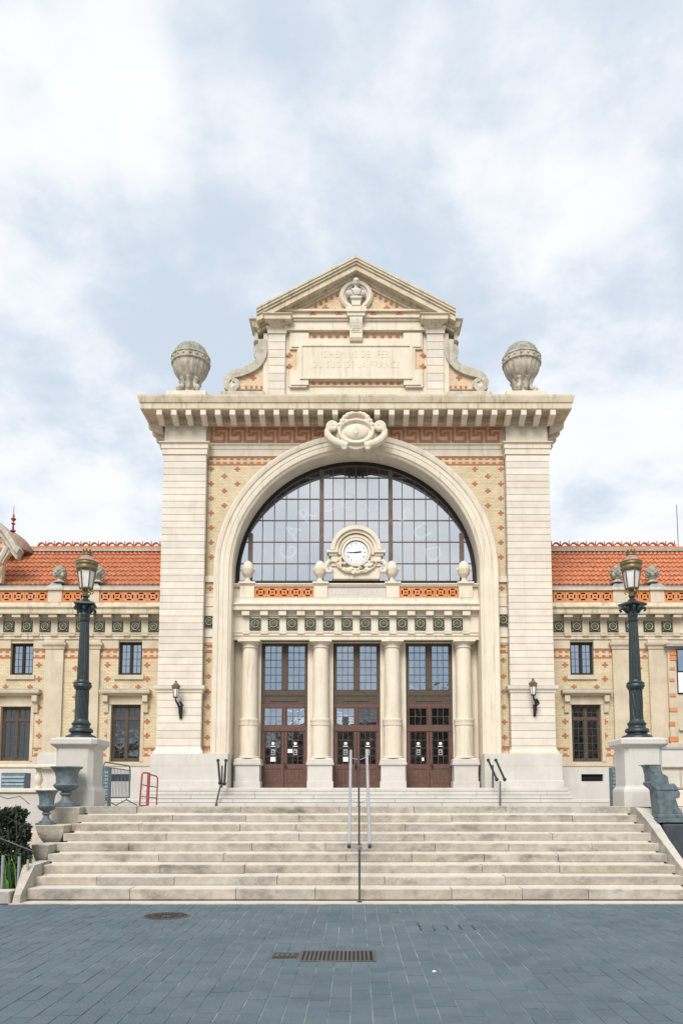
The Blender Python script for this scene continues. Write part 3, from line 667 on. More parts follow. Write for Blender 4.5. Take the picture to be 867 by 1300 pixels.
# ---- attic
YT = YP+.35
def A(px, py, Y=YT): return H(abs(px-452.8), py, Y)
zt = lambda py, Y=YT: Z(py, Y)
xa = A(342, 470)
q = MB().box(-xa, xa, YT+.12, YT+1.2, ZC, Z(396, YT)); B(q, 'attic_wall', 'stone')
B(MB().box(-A(367, 455), A(367, 455), YT+.08, YT+.13, Z(489.5, YT), Z(421, YT)), 'attic_brick', 'brick2')
q = MB()
for s in (-1, 1):
    a, b = sorted((s*A(342, 460), s*A(363, 460))); z0 = ZC+.6; z1 = Z(425, YT); n = 8; h = (z1-z0)/n
    pr_ = MB().box(a+.02, b-.02, YT+.03, YT+.2, ZC, z1+.1); root = B(pr_, 'attic_pilaster', 'block')
    for i in range(n): B(MB().cbox(a, b, YT-.06, YT+.2, z0+i*h+.006, z0+(i+1)*h-.006, .013), 'stone_block', 'block', parent=root)
    B(MB().box(a-.05, b+.05, YT-.10, YT+.2, ZC, z0), 'base', 'stone', parent=root)
    a2, b2 = sorted((s*A(335, 460), s*A(342, 460))); B(MB().box(a2, b2, YT+.05, YT+.9, ZC, z1+.1), 'side_return', 'stone')
    zz = z1
    B(MB().ubelt([(0, zz), (.06, zz+.02), (.06, zz+.2), (.12, zz+.26), (.14, zz+.36), (0, zz+.38)], a, b, YT-.06, YT+.4), 'capital', 'stone', parent=root)
    za, zb = zz+.38, Z(408, YT-.5); B(MB().box(a, b, YT-.05, YT+.3, za-.01, zb+.03), 'frieze_block', 'stone', parent=root)
    # broken cornice block, with return
    xo = A(374, 402, YT-.6); xo2 = A(318, 402, YT-.3)
    zb2 = Z(396, YT-.65); xi, xoo = sorted((s*A(372, 402, YT-.6), s*A(334, 402, YT-.6)))
    B(MB().ubelt([(-.42, zb-.12), (-.34, zb-.02), (-.2, zb+.08), (-.08, zb+.12), (-.08, zb+.3), (0, zb+.36), (0, zb2), (-.2, zb2+.03)], xi, xoo, YT-.62, YT+1), 'cornice_block', 'corn')
    xi, xoo = sorted((s*A(335, 404, YT), s*A(318, 402, YT))); B(MB().ubelt([(-.5, zb-.62), (-.42, zb-.55), (-.4, zb-.15), (-.18, zb-.02), (-.1, zb+.22), (0, zb+.3), (0, zb2-.05), (-.2, zb2-.02)], xi, xoo, YT-.28, YT+1.1), 'cornice_return', 'corn')
# architrave + frieze between pilasters
a = A(363, 415)
for p0, p1, o_ in ((421, 417.5, .14), (417.5, 408.5, .04), (408.5, 406, .12), (406, 403.5, .2)): q.box(-a+.05, a-.05, YT-o_, YT+.2, Z(p0, YT), Z(p1, YT))
B(q, 'architrave', 'stone')
# pediment
YR = YT-.6; zap = Z(325, YR); xr, zr = A(326.5, 389, YR), Z(390, YR); sl_ = (zap-zr)/xr
th1 = .74*sqrt(1+sl_*sl_)*.62
zty = Z(395.5, YT)
q = MB(); aa = A(371, 395); B(MB().prism([(-xr+.5, zty), (xr-.5, zty), (xr-.5, zty+.15), (0, zap-.7), (-xr+.5, zty+.15)], YT+.05, YT+.8), 'tympanum', 'brick2')
def rake(d0, d1, y0, y1, name, m='corn'):
    q = MB(); e = (zap-d0-(zap-d1))
    q.prism([(-xr, zr-d0), (0, zap-d0), (xr, zr-d0), (xr, zr-d1), (0, zap-d1), (-xr, zr-d1)], y0, y1); return q
q = MB()
for d0, d1, yy in ((0, .10, YR-.04), (.10, .22, YR), (.22, .34, YR+.07), (.34, .62, YR+.14), (.62, .78, YT-.12), (.78, .92, YT-.04)): k = rake(d0, d1, yy, YT+1.0, ''); q.add(k.v, k.f)
B(q, 'raking_cornice', 'corn')
B(MB().prism([(-xr, zr-.02), (0, zap-.02), (xr, zr-.02), (xr, zr-.3), (-xr, zr-.3)], YT+.9, YT+6), 'pediment_roof', 'corn')
q = MB()
# red dots under rake
for s in (-1, 1):
    for k in range(16):
        x = s*(.95+k*.265); z = zap-1.08-abs(x)*sl_
        if z < zty+.3: continue
        q.box(x-.07, x+.07, YT+.03, YT+.1, z-.07, z+.07)
    diamond(q, s*A(414, 388), Z(390.5, YT), YT+.05, .36)
    for px in (398, 431): diamond(q, s*A(px, 400), Z(400, YT), YT+.05-.1, .34)
    for py in (450, 464): diamond(q, s*A(367.5, py)-s*.02+s*.0, Z(py, YT), YT+.08, .34)
xp = A(383, 426)
dots(q, -xp+.1, -.35, Z(429, YT), Z(424, YT), YT+.08, .36); dots(q, .35, xp-.1, Z(429, YT), Z(424, YT), YT+.08, .36); dots(q, -xp+.1, xp-.1, Z(488.5, YT), Z(483.5, YT), YT+.08, .36)
B(q, 'red_brick_inlay', 'red', kind='stuff')
B(MB().box(-a, a, YT-.05, YT+.2, Z(403.6, YT), Z(397, YT)), 'brick_band', 'brick2')
B(MB().box(-a, a, YT-.16, YT+.2, Z(397, YT), Z(394.7, YT)), 'ledge', 'stone')
# plaque with crossettes
x1, x2, x3 = A(368.5, 455), A(378, 455), A(384.5, 460)
P1, P2, P3, P4 = Z(489, YT), Z(424, YT), Z(483, YT), Z(430, YT)
def plq(i, y0, y1, name, m):
    a_, b_ = x1-i, x2+.15-i; t0, t1 = P1+i+.05, P2-i-.05; u0, u1 = P1+.62+i*.5, P2-.62-i*.5; xc_ = xp
    v0, v1 = P3+i, P4-i
    pts = [(-a_, t0), (-a_+.0, t0)]
    pts = [(-x1+i, P3-.35+i), (-xp+.3+i, P3-.35+i), (-xp+.3+i, P3+i*.4), (xp-.3-i, P3+i*.4), (xp-.3-i, P3-.35+i), (x1-i, P3-.35+i), (x1-i, P3+.55-i), (x2+.0-i, P3+.55-i), (x2-i, P4-.55+i), (x1-i, P4-.55+i), (x1-i, P4+.35-i), (xp-.3-i, P4+.35-i), (xp-.3-i, P4-i*.4), (-xp+.3+i, P4-i*.4), (-xp+.3+i, P4+.35-i), (-x1+i, P4+.35-i), (-x1+i, P4-.55+i), (-x2+i, P4-.55+i), (-x2+i, P3+.55-i), (-x1+i, P3+.55-i)]
    B(MB().prism(pts, y0, y1), name, m)
plq(0, YT-.02, YT+.1, 'plaque_frame', 'stone'); plq(.09, YT-.07, YT-.02, 'plaque_moulding', 'stone')
zi0, zi1 = Z(480, YT), Z(441, YT)
q = MB()
for (o_, ww) in ((.13, .10),):
    q.box(-x3-ww, x3+ww, YT-o_, YT-.06, zi0-ww, zi0).box(-x3-ww, x3+ww, YT-o_, YT-.06, zi1, zi1+ww).box(-x3-ww, -x3, YT-o_, YT-.06, zi0, zi1).box(x3, x3+ww, YT-o_, YT-.06, zi0, zi1)
Bsplit(q, bd, 'plaque_rim', 'stone'); plaque = B(MB().box(-x3, x3, YT-.085, YT-.05, zi0, zi1), 'plaque', 'stone')
ly = YT-.085-bd.location.y
words('CHEMINS DE  FER', .50, .013, 'stone', plaque, (A(411, 451)*-.0, ly, Z(451.3, YT)), 2*A(411, 451))
words('DU SUD DE LA FRANCE', .50, .013, 'stone', plaque, (0, ly, Z(464.5, YT)), 2*A(397.6, 464))
# medallion niche and bust
mc = Z(376.5, YT); mr = A(432, 376)
q = MB(); ys = YT
ringp = [(mr, ys+.1), (mr, ys-.10), (mr-.1, ys-.18), (mr-.2, ys-.14), (mr-.24, ys-.06), (mr-.3, ys-.04), (mr-.34, ys+.12)]
n = 40; vs = []; fs = []
for i in range(n):
    for r, y in ringp: vs.append((r*cos(2*pi*i/n), y, mc+r*sin(2*pi*i/n)))
k = len(ringp)
for i in range(n):
    for j in range(k-1): fs.append((i*k+j, i*k+j+1, ((i+1) % n)*k+j+1, ((i+1) % n)*k+j))
q.add(vs, fs); B(q, 'medallion_frame', 'stone', True)
B(MB().prism([(.99*(mr-.3)*cos(2*pi*i/n), mc+(mr-.3)*sin(2*pi*i/n)) for i in range(n)], YT+.02, YT+.06), 'niche', 'old')
zb = Z(389, YT)
B(MB().ubelt([(0, zb-.12), (0, zb+.1), (-.04, zb+.14), (.06, zb+.22), (.06, zb+.3)], -.22, .22, YT-.3, YT-.02), 'bust_base', 'stone')
zz = zb+.3; parts = []
E = lambda c, r, u=14, v=10: parts.append(MB().ell(c, r, u, v))
E((0, -.16, zz+.22), (.34, .17, .20)); E((-.30, -.14, zz+.26), (.19, .15, .19)); E((.30, -.14, zz+.26), (.19, .15, .19)); E((0, -.20, zz+.34), (.26, .14, .18)); E((0, -.18, zz+.06), (.2, .14, .12))
parts.append(MB().lathe([(.13, 0), (.10, .1), (.09, .2), (.11, .28)], 12, (0, -.17, zz+.40)))
E((0, -.20, zz+.82), (.145, .165, .20)); E((0, -.17, zz+.90), (.175, .18, .15)); E((0, -.10, zz+1.02), (.10, .10, .09)); E((-.14, -.16, zz+.78), (.05, .09, .11)); E((.14, -.16, zz+.78), (.05, .09, .11))
E((0, -.37, zz+.79), (.028, .045, .05), 8, 6); E((0, -.345, zz+.71), (.05, .03, .02), 8, 6); E((0, -.335, zz+.655), (.045, .04, .03), 8, 6); E((-.06, -.35, zz+.85), (.045, .03, .018), 8, 6); E((.06, -.35, zz+.85), (.045, .03, .018), 8, 6)
for k in range(6): x = -.25+.1*k; parts.append(MB().tube([(x, -.33, zz+.42), (x*.7+.02, -.36, zz+.28), (x*.5+.05, -.33, zz+.1)], .03, 6))
blob('bust', 'stone_w', parts, .022, bd, (0, YT-bd.location.y-.02, 0))
# corbel under the medallion
zk0, zk1 = Z(435, YT), Z(395.5, YT); hw = A(443.5, 420); h = zk1-zk0
B(MB().box(-hw*1.35, hw*1.35, YT-.42, YT+.1, zk1-h*.16, zk1).box(-hw*1.2, hw*1.2, YT-.36, YT+.1, zk1-h*.27, zk1-h*.16), 'corbel_cap', 'stone')
prf = [(YT+.1, zk1-h*.27), (YT-.30, zk1-h*.27), (YT-.36, zk1-h*.36), (YT-.33, zk1-h*.46), (YT-.24, zk1-h*.62), (YT-.20, zk1-h*.78), (YT-.24, zk1-h*.84), (YT-.24, zk1-h*.92), (YT-.17, zk0), (YT+.1, zk0)]
cor = B(MB().prism_x(prf, -hw*.85, hw*.85), 'corbel', 'stone')
q = MB()
for i in range(4):
    for j in range(6): 
        u = (i+.5+(j % 2)*.5-.25)/4; q.ell((-hw*.6+u*hw*1.2, YT-.30+j*.016, zk1-h*(.42+.065*j)), (.045, .03, .045), 6, 4)
B(q, 'scale_relief', 'stone', True, parent=cor)
# volutes
def vol(s):
    Y0, Y1 = YT-.05, YT+.55
    P = lambda px, py: (s*A(px, py), Z(py, YT))
    # centre line of the scroll band in photo heights
    pts = [(334, 431), (334.5, 440), (335, 446), (334, 452), (330.5, 459), (324, 465.5), (315, 470), (306, 473), (298, 475), (291.5, 479), (288.2, 485), (289, 491), (293, 494.5), (298.5, 494), (302, 490), (302, 485.5), (299, 482.5), (295.5, 483.5)]
    pp = [P(*p) for p in pts]; wd = [.20]*9+[.17, .15, .14, .13, .12, .11, .10, .09, .07]
    q = MB(); vs = []; 
    for i, (x, z) in enumerate(pp):
        a_ = pp[min(i+1, len(pp)-1)]; b_ = pp[max(i-1, 0)]; tx, tz = a_[0]-b_[0], a_[1]-b_[1]; l_ = sqrt(tx*tx+tz*tz); nx, nz = -tz/l_, tx/l_; w2 = wd[i]
        vs += [(x+nx*w2, Y0, z+nz*w2), (x-nx*w2, Y0, z-nz*w2), (x-nx*w2, Y1, z-nz*w2), (x+nx*w2, Y1, z+nz*w2)]
    n = len(pp); q.add(vs, [(i*4+k, i*4+(k+1) % 4, (i+1)*4+(k+1) % 4, (i+1)*4+k) for i in range(n-1) for k in range(4)]+[(0, 1, 2, 3), (n*4-4, n*4-3, n*4-2, n*4-1)])
    o = B(q, 'volute', 'old')
    c = P(296.5, 487.5); q = MB().prism([(c[0]+.34*cos(2*pi*i/20), c[1]+.34*sin(2*pi*i/20)) for i in range(20)], Y0+.06, Y1-.05); B(q, 'volute_eye', 'stone', parent=o)
    pl = [P(303, 492.5), P(336, 492.5), P(336, 452), P(331, 460), P(324, 467), P(315, 472), P(303, 476)]
    B(MB().prism(pl, YT+.12, YT+.35), 'volute_brick', 'brick2', parent=o)
    q = MB(); diamond(q, s*A(322, 478), Z(478, YT), YT+.12, .34)
    x0, x1_ = sorted((s*A(310, 489.5), s*A(336, 489.5))); dots(q, x0, x1_, Z(492.5, YT), Z(487.5, YT), YT+.12, .24); B(q, 'red_brick_inlay', 'red', parent=o)
    # upper curl
    pts = [(331, 433), (325.5, 436), (322.5, 441), (322.5, 447), (325, 453), (328, 457), (332.5, 452), (333.5, 444)]
    pl = [P(*p) for p in pts]; B(MB().prism(pl, YT+.1, YT+.5), 'upper_curl', 'old', parent=o)
    x0, x1_ = sorted((s*A(283, 497), s*A(338, 497))); B(MB().cbox(x0, x1_, YT-.4, YT+.8, ZC, Z(496, YT-.4), .03), 'volute_base', 'old', parent=o)
mir(vol)
# ---- cartouche at the arch crown
yc = YP-.62; cz = Z(549, yc)
parts = []; E = lambda c, r, u=16, v=10: parts.append(MB().ell(c, r, u, v)); k_ = H(1, 549, yc)
OV = lambda a, b, dz, y0, y1, n=32: MB().prism([(a*k_*cos(2*pi*i/n), b*k_*sin(2*pi*i/n)+dz*k_) for i in range(n)], y0, y1)
parts.append(OV(27, 19, -1, .05, 1.1)); parts.append(OV(34, 13, -3, .15, 1.1)); parts.append(OV(21, 15, 0, -.05, .4))
parts.append(MB().tube([(22.5*k_*cos(2*pi*i/36), -.10, 15.5*k_*sin(2*pi*i/36)) for i in range(36)], .09, 8, True))
parts.append(OV(20, 11, 14, .0, 1.0))
for s in (-1, 1):
    parts.append(MB().tube([(s*x, y-.02, z) for x, y, z in spiral(31.5*k_, 7*k_, 7*k_, 1.5*k_, 1.6, radians(-60), 40, -.05, 1)], .115, 8))
    parts.append(MB().tube([(s*36*k_, .02, 9*k_), (s*39*k_, 0, 2*k_), (s*38*k_, -.02, -5*k_), (s*33*k_, -.03, -11*k_), (s*26*k_, -.03, -15*k_), (s*18*k_, -.04, -18*k_), (s*11*k_, -.05, -19*k_)], [.13, .16, .20, .22, .22, .18, .14], 8))
    parts.append(MB().tube([(s*x, y, z) for x, y, z in spiral(15.5*k_, -22*k_, 3.2*k_, .8*k_, 1.3, radians(150), 24, -.08, -1)], .085, 8))
    for j, (bx, bz, br) in enumerate(((18.5, 13.5, 3.4), (15, 18.5, 3.3), (10.5, 22, 3.1), (5.3, 24, 2.9), (21.5, 8.5, 2.6))): 
        E((s*bx*k_, -.02, bz*k_), (br*k_, .22, br*k_), 12, 8)
        for q_ in range(3): a = radians(30+60*q_); E((s*bx*k_+br*k_*.8*cos(a), -.12, bz*k_+br*k_*.8*sin(a)), (.07, .1, .07), 6, 5)
E((0, -.02, 24.5*k_), (2.8*k_, .22, 2.6*k_), 12, 8)
for j in range(9): E(((-14+3.5*j)*k_, -.10, 16*k_-abs(j-4)*.5*k_), (1.3*k_, .12, 1.9*k_), 8, 6)
parts.append(MB().prism([(-13*k_, -17*k_), (13*k_, -17*k_), (9*k_, -22*k_), (0, -24*k_), (-9*k_, -22*k_)], -.02, .9))
ca = blob('cartouche', 'stone', parts, .036, bd, (0, yc-bd.location.y, cz)); ca.scale = (.94, 1, .96)
parts = []; E((0, -.02, 0), (17*k_, .20, 11*k_), 24, 14)
parts.append(MB().tube([(2.8*k_*cos(2*pi*i/20), -.21, 4.5*k_*sin(2*pi*i/20)) for i in range(20)], .035, 6, True)); parts.append(MB().tube([(0, -.19, -6.5*k_), (0, -.21, 6.5*k_)], .04, 6)); parts.append(MB().tube([(-4.5*k_, -.20, 1*k_), (4.5*k_, -.20, 1*k_)], .035, 6)); parts.append(MB().tube([(-3.5*k_, -.20, -3*k_), (0, -.21, -1.5*k_), (3.5*k_, -.20, -3*k_)], .03, 6))
blob('shield', 'stone', parts, .03, ca)
# ---- fanlight
fan = thing_fan = B(MB(), 'x', 'dark') if False else None
zG0 = Z(739, YG); RG = RI+.02; czG = ZS
q = MB()
# arc frame
def ringarc(q, r0, r1, y0, y1, cz_, a0=0, a1=pi, n=64):
    rows_ = []; vs = []
    for i in range(n+1):
        a = a0+(a1-a0)*i/n; c, s = cos(a), sin(a)
        vs += [(r0*c, y0, cz_+r0*s), (r1*c, y0, cz_+r1*s), (r1*c, y1, cz_+r1*s), (r0*c, y1, cz_+r0*s)]
    q.add(vs, [(i*4+k, i*4+(k+1) % 4, (i+1)*4+(k+1) % 4, (i+1)*4+k) for i in range(n) for k in range(4)]); return q
ringarc(q, RG-.2, RG, YG-.06, YG+.14, czG); q.box(-RG, -RG+.2, YG-.06, YG+.14, zG0, czG).box(RG-.2, RG, YG-.06, YG+.14, zG0, czG); q.box(-RG, RG, YG-.05, YG+.1, zG0-.1, zG0+.06); fan = B(q, 'fanlight', 'dark'); q = MB()
zl = [Z(p, YG) for p in (739, 715.7, 688.3, 661, 633.8, 607, 581)]
k1 = H(1, 680, YG)
xm_ = [-133.5*k1, -43.7*k1, 43.7*k1, 133.5*k1]
thinx = []
for a, b, n in ((xm_[0], xm_[1], 6), (xm_[1], xm_[2], 6), (xm_[2], xm_[3], 6)):
    for i in range(1, n): thinx.append(a+(b-a)*i/n)
Rin = RG-.18
def ztopat(x): return czG+sqrt(max(0, Rin**2-x*x))
for x in thinx: q.box(x-.021, x+.021, YG-.03, YG+.03, zG0, ztopat(x))
for z in zl[1:-1]:
    xx = sqrt(max(0, Rin**2-max(0, z-czG)**2)); q.box(-xx, xx, YG-.035, YG+.035, z-.023, z+.023)
B(q, 'glazing_bars', 'mull', parent=fan)
for x in xm_: B(MB().box(x-.105, x+.105, YG-.12, YG+.08, zG0, ztopat(abs(x)+.1)), 'mullion', 'mull', parent=fan)
q = MB()
for i in range(25):          # ribs on the dark arch rim
    pass
xs = sorted([-RG]+xm_+thinx+[RG]); 
for i in range(len(xs)-1):
    for j in range(len(zl)-1):
        a, b, c, d = xs[i], xs[i+1], zl[j], zl[j+1]
        if j == len(zl)-2: d = czG+RG
        top = [(a+(b-a)*t_/4, min(d, czG+sqrt(max(0, Rin**2-(a+(b-a)*t_/4)**2)) if abs(a+(b-a)*t_/4) < Rin else -9)) for t_ in range(5)]
        top = [(x, z) for x, z in top if z > c+.02]
        if len(top) < 2: continue
        poly = [(top[0][0], c)]+[(top[-1][0], c)]+top[::-1]
        cx_ = (poly[0][0]+poly[1][0])/2; cz_ = (c+d)/2
        me = MB().prism([(x-cx_, z-cz_) for x, z in poly], -.006, .006).mesh('pane', 'g_fan')
        put('pane', me, fan, (cx_, YG+.0-bd.location.y, cz_), rot=(random.uniform(-.01, .01), 0, random.uniform(-.012, .012)))
for ch, ang, rp in (('G', 166, 88), ('A', 149, 92), ('R', 132, 93), ('E', 114, 90), ('D', 96, 88), ('U', 77, 86), ('S', 49, 92), ('U', 30, 95), ('D', 11, 98)):
    a = radians(ang); text('letter', ch, 1.15, .004, 'letter', fan, (rp*k1*cos(a), YG-.045-bd.location.y, Z(722, YG)+rp*k1*sin(a)), rot=(pi/2, -(a-pi/2), 0))
# interior seen through the great window: dark inner arch, then frosted far glazing of the hall
Yi = 37.0; ki = H(1, 680, Yi); ci = Z(750, Yi); Ri = 155.5*ki
poly = [(-9, ci-3), (-9, ZC-1.3), (9, ZC-1.3), (9, ci-3), (Ri, ci-3)]+[(Ri*cos(pi*i/48), ci+Ri*sin(pi*i/48)) for i in range(49)]+[(-Ri, ci-3)]
inn = B(MB().prism(poly, Yi, Yi+.3), 'inner_arch', 'dark')
q = MB()
for px, d in ((436, 3), (440, 4.5), (444, 6.5), (448, 5.5), (452.5, 8.5), (457, 5.5), (461, 6.5), (465, 4.5), (469, 3)): q.ell(((px-452.5)*ki, Yi+.1, ci+Ri-.02), (2.8*ki, .1, d*ki), 10, 8)
B(q, 'lambrequin', 'dark', True, parent=inn)
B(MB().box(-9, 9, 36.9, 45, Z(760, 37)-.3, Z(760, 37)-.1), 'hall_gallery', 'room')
fz = MB().box(-9.2, 9.2, 39.2, 39.25, Z(760, 37)-.2, ZC-1.25); B(fz, 'rear_glazing', 'frost')
# ---- entablature within the arch
ke = H(1, 790, YI); hw = RI+.01
def zi(py): return Z(py, YI)
q = MB()
prf = [(YI+.5, zi(812)), (YI+.02, zi(812)), (YI+.02, zi(807.5)), (YI-.03, zi(807)), (YI-.03, zi(804)), (YI-.07, zi(803.4)), (YI-.07, zi(801.8)), (YI, zi(801.5)), (YI, zi(783)), (YI-.06, zi(782)), (YI-.08, zi(776.5)), (YI-.32, zi(776)), (YI-.34, Z(774, YI-.35)), (YI-.34, Z(769, YI-.35)), (YI-.42, Z(767, YI-.4)), (YI-.42, Z(765.5, YI-.4)), (YI-.1, zi(765)), (YI-.05, zi(763)), (YI-.05, zi(761.0)), (YI+.5, zi(761.0))]
ent = B(MB().prism_x(prf, -hw, hw), 'entablature', 'stone')
for k in range(-6, 7):
    x = k*23.2*ke; e = 3.9*ke if abs(k) < 6 else 3.4*ke; x = max(-hw+.15, min(hw-.15, x))
    z0, z1 = Z(781.5, YI-.2), zi(776.3); B(MB().cbox(x-5*ke, x+5*ke, YI-.28, YI, z0, z1, .015), 'mutule', 'stone', parent=ent)
    B(MB().box(x-e*1.3, x+e*1.3, YI-.045, YI+.02, zi(801.4), zi(783.5)).box(x-e*1.2, x+e*1.2, YI-.09, YI+.02, zi(804.8), zi(803.2)), 'triglyph', 'stone', parent=ent)
for k in range(-6, 6): medallion(ent, (k+.5)*23.2*ke, YI-bd.location.y-.03, zi(792.3), 14*ke)
# parapet above
YQ = YI-.02
def zq(py): return Z(py, YQ)
par = B(MB().box(-hw, hw, YQ+.1, YG-.1, zq(761.5), zq(742)), 'parapet', 'stone')
B(MB().box(-hw, hw, YQ-.02, YG-.05, zq(761.4), zq(759)), 'parapet_base', 'stone', parent=par)
B(MB().box(-hw, hw, YQ-.04, YG-.05, zq(744.6), zq(742.6)).box(-hw, hw, YQ-.09, YG-.05, zq(742.6), zq(741)), 'coping', 'stone', parent=par)
for a, b in ((305, 323), (398.5, 415.6), (490, 507), (582, 599.5)):
    xa_, xb_ = X(a, 750, YQ), X(b, 750, YQ); B(MB().box(xa_, xb_, YQ-.04, YQ+.2, zq(759), zq(744.6)).box(xa_-.06, xb_+.06, YQ-.14, YQ+.4, zq(741.3), zq(739)), 'pedestal', 'stone', parent=par)
for a, b in ((323.5, 398.2), (507.3, 581.8)): claustra_row(par, X(a, 750, YQ), X(b, 750, YQ), zq(758.8), zq(744.8), YQ-bd.location.y+.04, 5)
tb = B(MB().box(X(416, 750, YQ), X(489.7, 750, YQ), YQ+.03, YQ+.12, zq(758.8), zq(744.8)), 'date_panel', 'stone_w', parent=par)
words('ANNÉE 1892', .34, .012, 'stone', tb, (0, YQ+.03-bd.location.y, zq(752)), 2.3)
# clock aedicule
YK = YQ+.0; kc = H(1, 702, YK); zc_ = Z(702, YK)
ck = B(MB().prism([(x*kc, zc_+z*kc) for x, z in ([(-29, -33), (29, -33), (31, -20), (30, -8), (30, 1)] + [(29.5*cos(pi*i/24), 3+29.5*sin(pi*i/24)) for i in range(25)] + [(-30, 1), (-30, -8), (-31, -20)])], YK+.05, YK+.5), 'clock_surround', 'stone')
q = MB(); 
def arcs(q, r0, r1, y0, y1, c0, a0, a1, n=32):
    vs = []
    for i in range(n+1):
        a = a0+(a1-a0)*i/n
        for r, y in ((r0, y0), (r1, y0), (r1, y1), (r0, y1)): vs.append((r*cos(a), y, c0+r*sin(a)))
    q.add(vs, [(i*4+k, i*4+(k+1) % 4, (i+1)*4+(k+1) % 4, (i+1)*4+k) for i in range(n) for k in range(4)]+[(0, 1, 2, 3), tuple(n*4+k for k in range(4))])
arcs(q, 27*kc, 32*kc, YK-.22, YK+.5, zc_+2.5*kc, 0, pi); arcs(q, 23*kc, 27*kc, YK-.12, YK+.4, zc_+2.5*kc, 0, pi); arcs(q, 19.5*kc, 23*kc, YK-.03, YK+.4, zc_+1*kc, -.15, pi+.15)
for s in (-1, 1):
    a, b = sorted((s*23*kc, s*37*kc)); q.box(a, b, YK-.2, YK+.4, zc_-.5*kc, zc_+2.6*kc); q.box(min(s*24*kc, s*34.5*kc), max(s*24*kc, s*34.5*kc), YK-.1, YK+.4, zc_-4*kc, zc_-.5*kc)
    a, b = sorted((s*23*kc, s*31*kc)); q.box(a, b, YK-.03, YK+.4, zc_-17*kc, zc_-4*kc); q.box(a-.01, b+.01, YK-.13, YK+.2, zc_-12*kc, zc_-6*kc)
B(q, 'arched_hood', 'stone', parent=ck)
parts = []
arc_ = MB(); arcs(arc_, 15.2*kc, 18.5*kc, -.16, .1, 0, 0, 2*pi, 40); parts.append(arc_)
for s in (-1, 1):
    parts.append(MB().tube([(s*x*kc, -.05, z*kc) for x, z in ((33, -10), (37, -15), (38.5, -20), (36, -25), (32, -25), (31, -21), (34, -19.5))], [.1, .13, .12, .11, .1, .08, .05], 8))
    parts.append(MB().tube([(s*26*kc, -.02, -13*kc), (s*22*kc, -.02, -19*kc), (s*14*kc, -.02, -24*kc), (0, -.02, -26*kc)], [.05, .06, .07, .08], 8))
rb = random.Random(5)
for k in range(90):
    a = rb.uniform(-2.8, -.34); r = rb.uniform(19.5, 27.5)*kc; parts.append(MB().ell((r*cos(a)*1.05, -.04-rb.uniform(0, .07), r*sin(a)), (.065, .07, .065), 8, 6))
blob('festoon', 'stone', parts, .026, ck, (0, YK-bd.location.y, zc_))
cf = MB().lathe([(15*kc, 0), (15*kc, .05), (14*kc, .06), (.001, .06)], 40).xf(lambda x, y, z: (x, -z, y)).build('clock_face', 'white', ck, loc=(0, YK-bd.location.y-.02, zc_))
arc_ = MB(); arcs(arc_, 14.7*kc, 15.4*kc, -.08, .0, 0, 0, 2*pi, 40); arc_.build('bezel', 'dark', cf)
for i in range(12):
    a = pi/2-2*pi*i/12; text('numeral', ['XII', 'I', 'II', 'III', 'IIII', 'V', 'VI', 'VII', 'VIII', 'IX', 'X', 'XI'][i], .125, .004, 'post', cf, (11.2*kc*cos(a), -.065, 11.2*kc*sin(a)), rot=(pi/2, -(a-pi/2), 0))
def hand(a, l, w2, name):
    c, s = cos(a), sin(a); P = lambda u, v: (u*c-v*s, u*s+v*c); MB().prism([P(-.1, -w2*.7), P(l*.7, -w2), P(l, 0), P(l*.7, w2), P(-.1, w2*.7)], -.085, -.075).build(name, 'black', cf)
hand(radians(181), 11*kc, .022, 'minute_hand'); hand(radians(7), 7.5*kc, .035, 'hour_hand')
# ---- door wall, columns, doors
zL = Z(812, YI)
dw = [(332, 391), (423, 482.5), (514.8, 573.8)]
dholes = []
zD1 = Z(817.5, YD); 
for a, b in dw: dholes.append((X(a, 900, YD), X(b, 900, YD), FL, zD1))
q = wall_holes(MB(), -hw-.2, hw+.2, FL-.05, zL+.02, dholes, YD-.28, YD+.05)
B(q, 'door_wall', 'stone'); B(MB().box(-hw, hw, YI+.3, YD+.1, zL, zL+.1), 'lintel_soffit', 'stone')
for cx_, s in ((317, -1), (407.3, 0), (498, 0), (588.5, 1)):
    x = X(cx_, 880, YI+.35); yy = YI+.38; kk = H(1, 880, yy)
    z1 = zL; z0 = Z(962.5, yy-.3); zr_ = Z(918, yy)
    R0 = 9.8*kk; R1 = 11.6*kk
    pl = Z(1001, YI); zz = lambda py: Z(py, yy-.35)
    cl = W(MB().ubelt([(0, FL), (0.0, FL+.32), (-.05, FL+.34), (-.05, zz(972)), (.03, zz(971)), (.04, zz(968.5)), (.0, zz(968)), (0, zz(964.5)), (-.08, zz(963)), (-.1, z0)], x-16.2*kk, x+16.2*kk, yy-.5, YD-.2), bd).build('column', M['stone_w'], bd)
    prof = [(R1+.07, z0), (R1+.07, z0+.07), (R1, z0+.1), (R1, zr_-.14), (R1+.035, zr_-.12), (R1+.035, zr_+.06), (R1+.05, zr_+.08), (R1+.05, zr_+.16), (R0+.02, zr_+.2), (R0, z1-.75)]
    for i in range(1, 6): prof.append((R0*(1-.012*i), z1-.75+.07*i))
    prof += [(R0+.03, z1-.36), (R0+.03, z1-.32), (R0, z1-.30), (R0+.01, z1-.2), (R0+.09, z1-.12), (R0+.09, z1-.105)]
    W(MB().lathe(prof, 36, (x, yy, 0)), bd).build('shaft', M['stone'], cl, True)
    a = R0+.16; W(MB().box(x-a, x+a, yy-a, YD-.2, z1-.105, z1-.001), bd).build('abacus', M['stone'], cl)
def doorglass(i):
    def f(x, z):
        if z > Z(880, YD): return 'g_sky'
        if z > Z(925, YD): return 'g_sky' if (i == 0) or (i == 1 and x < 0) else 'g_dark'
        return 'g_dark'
    return f
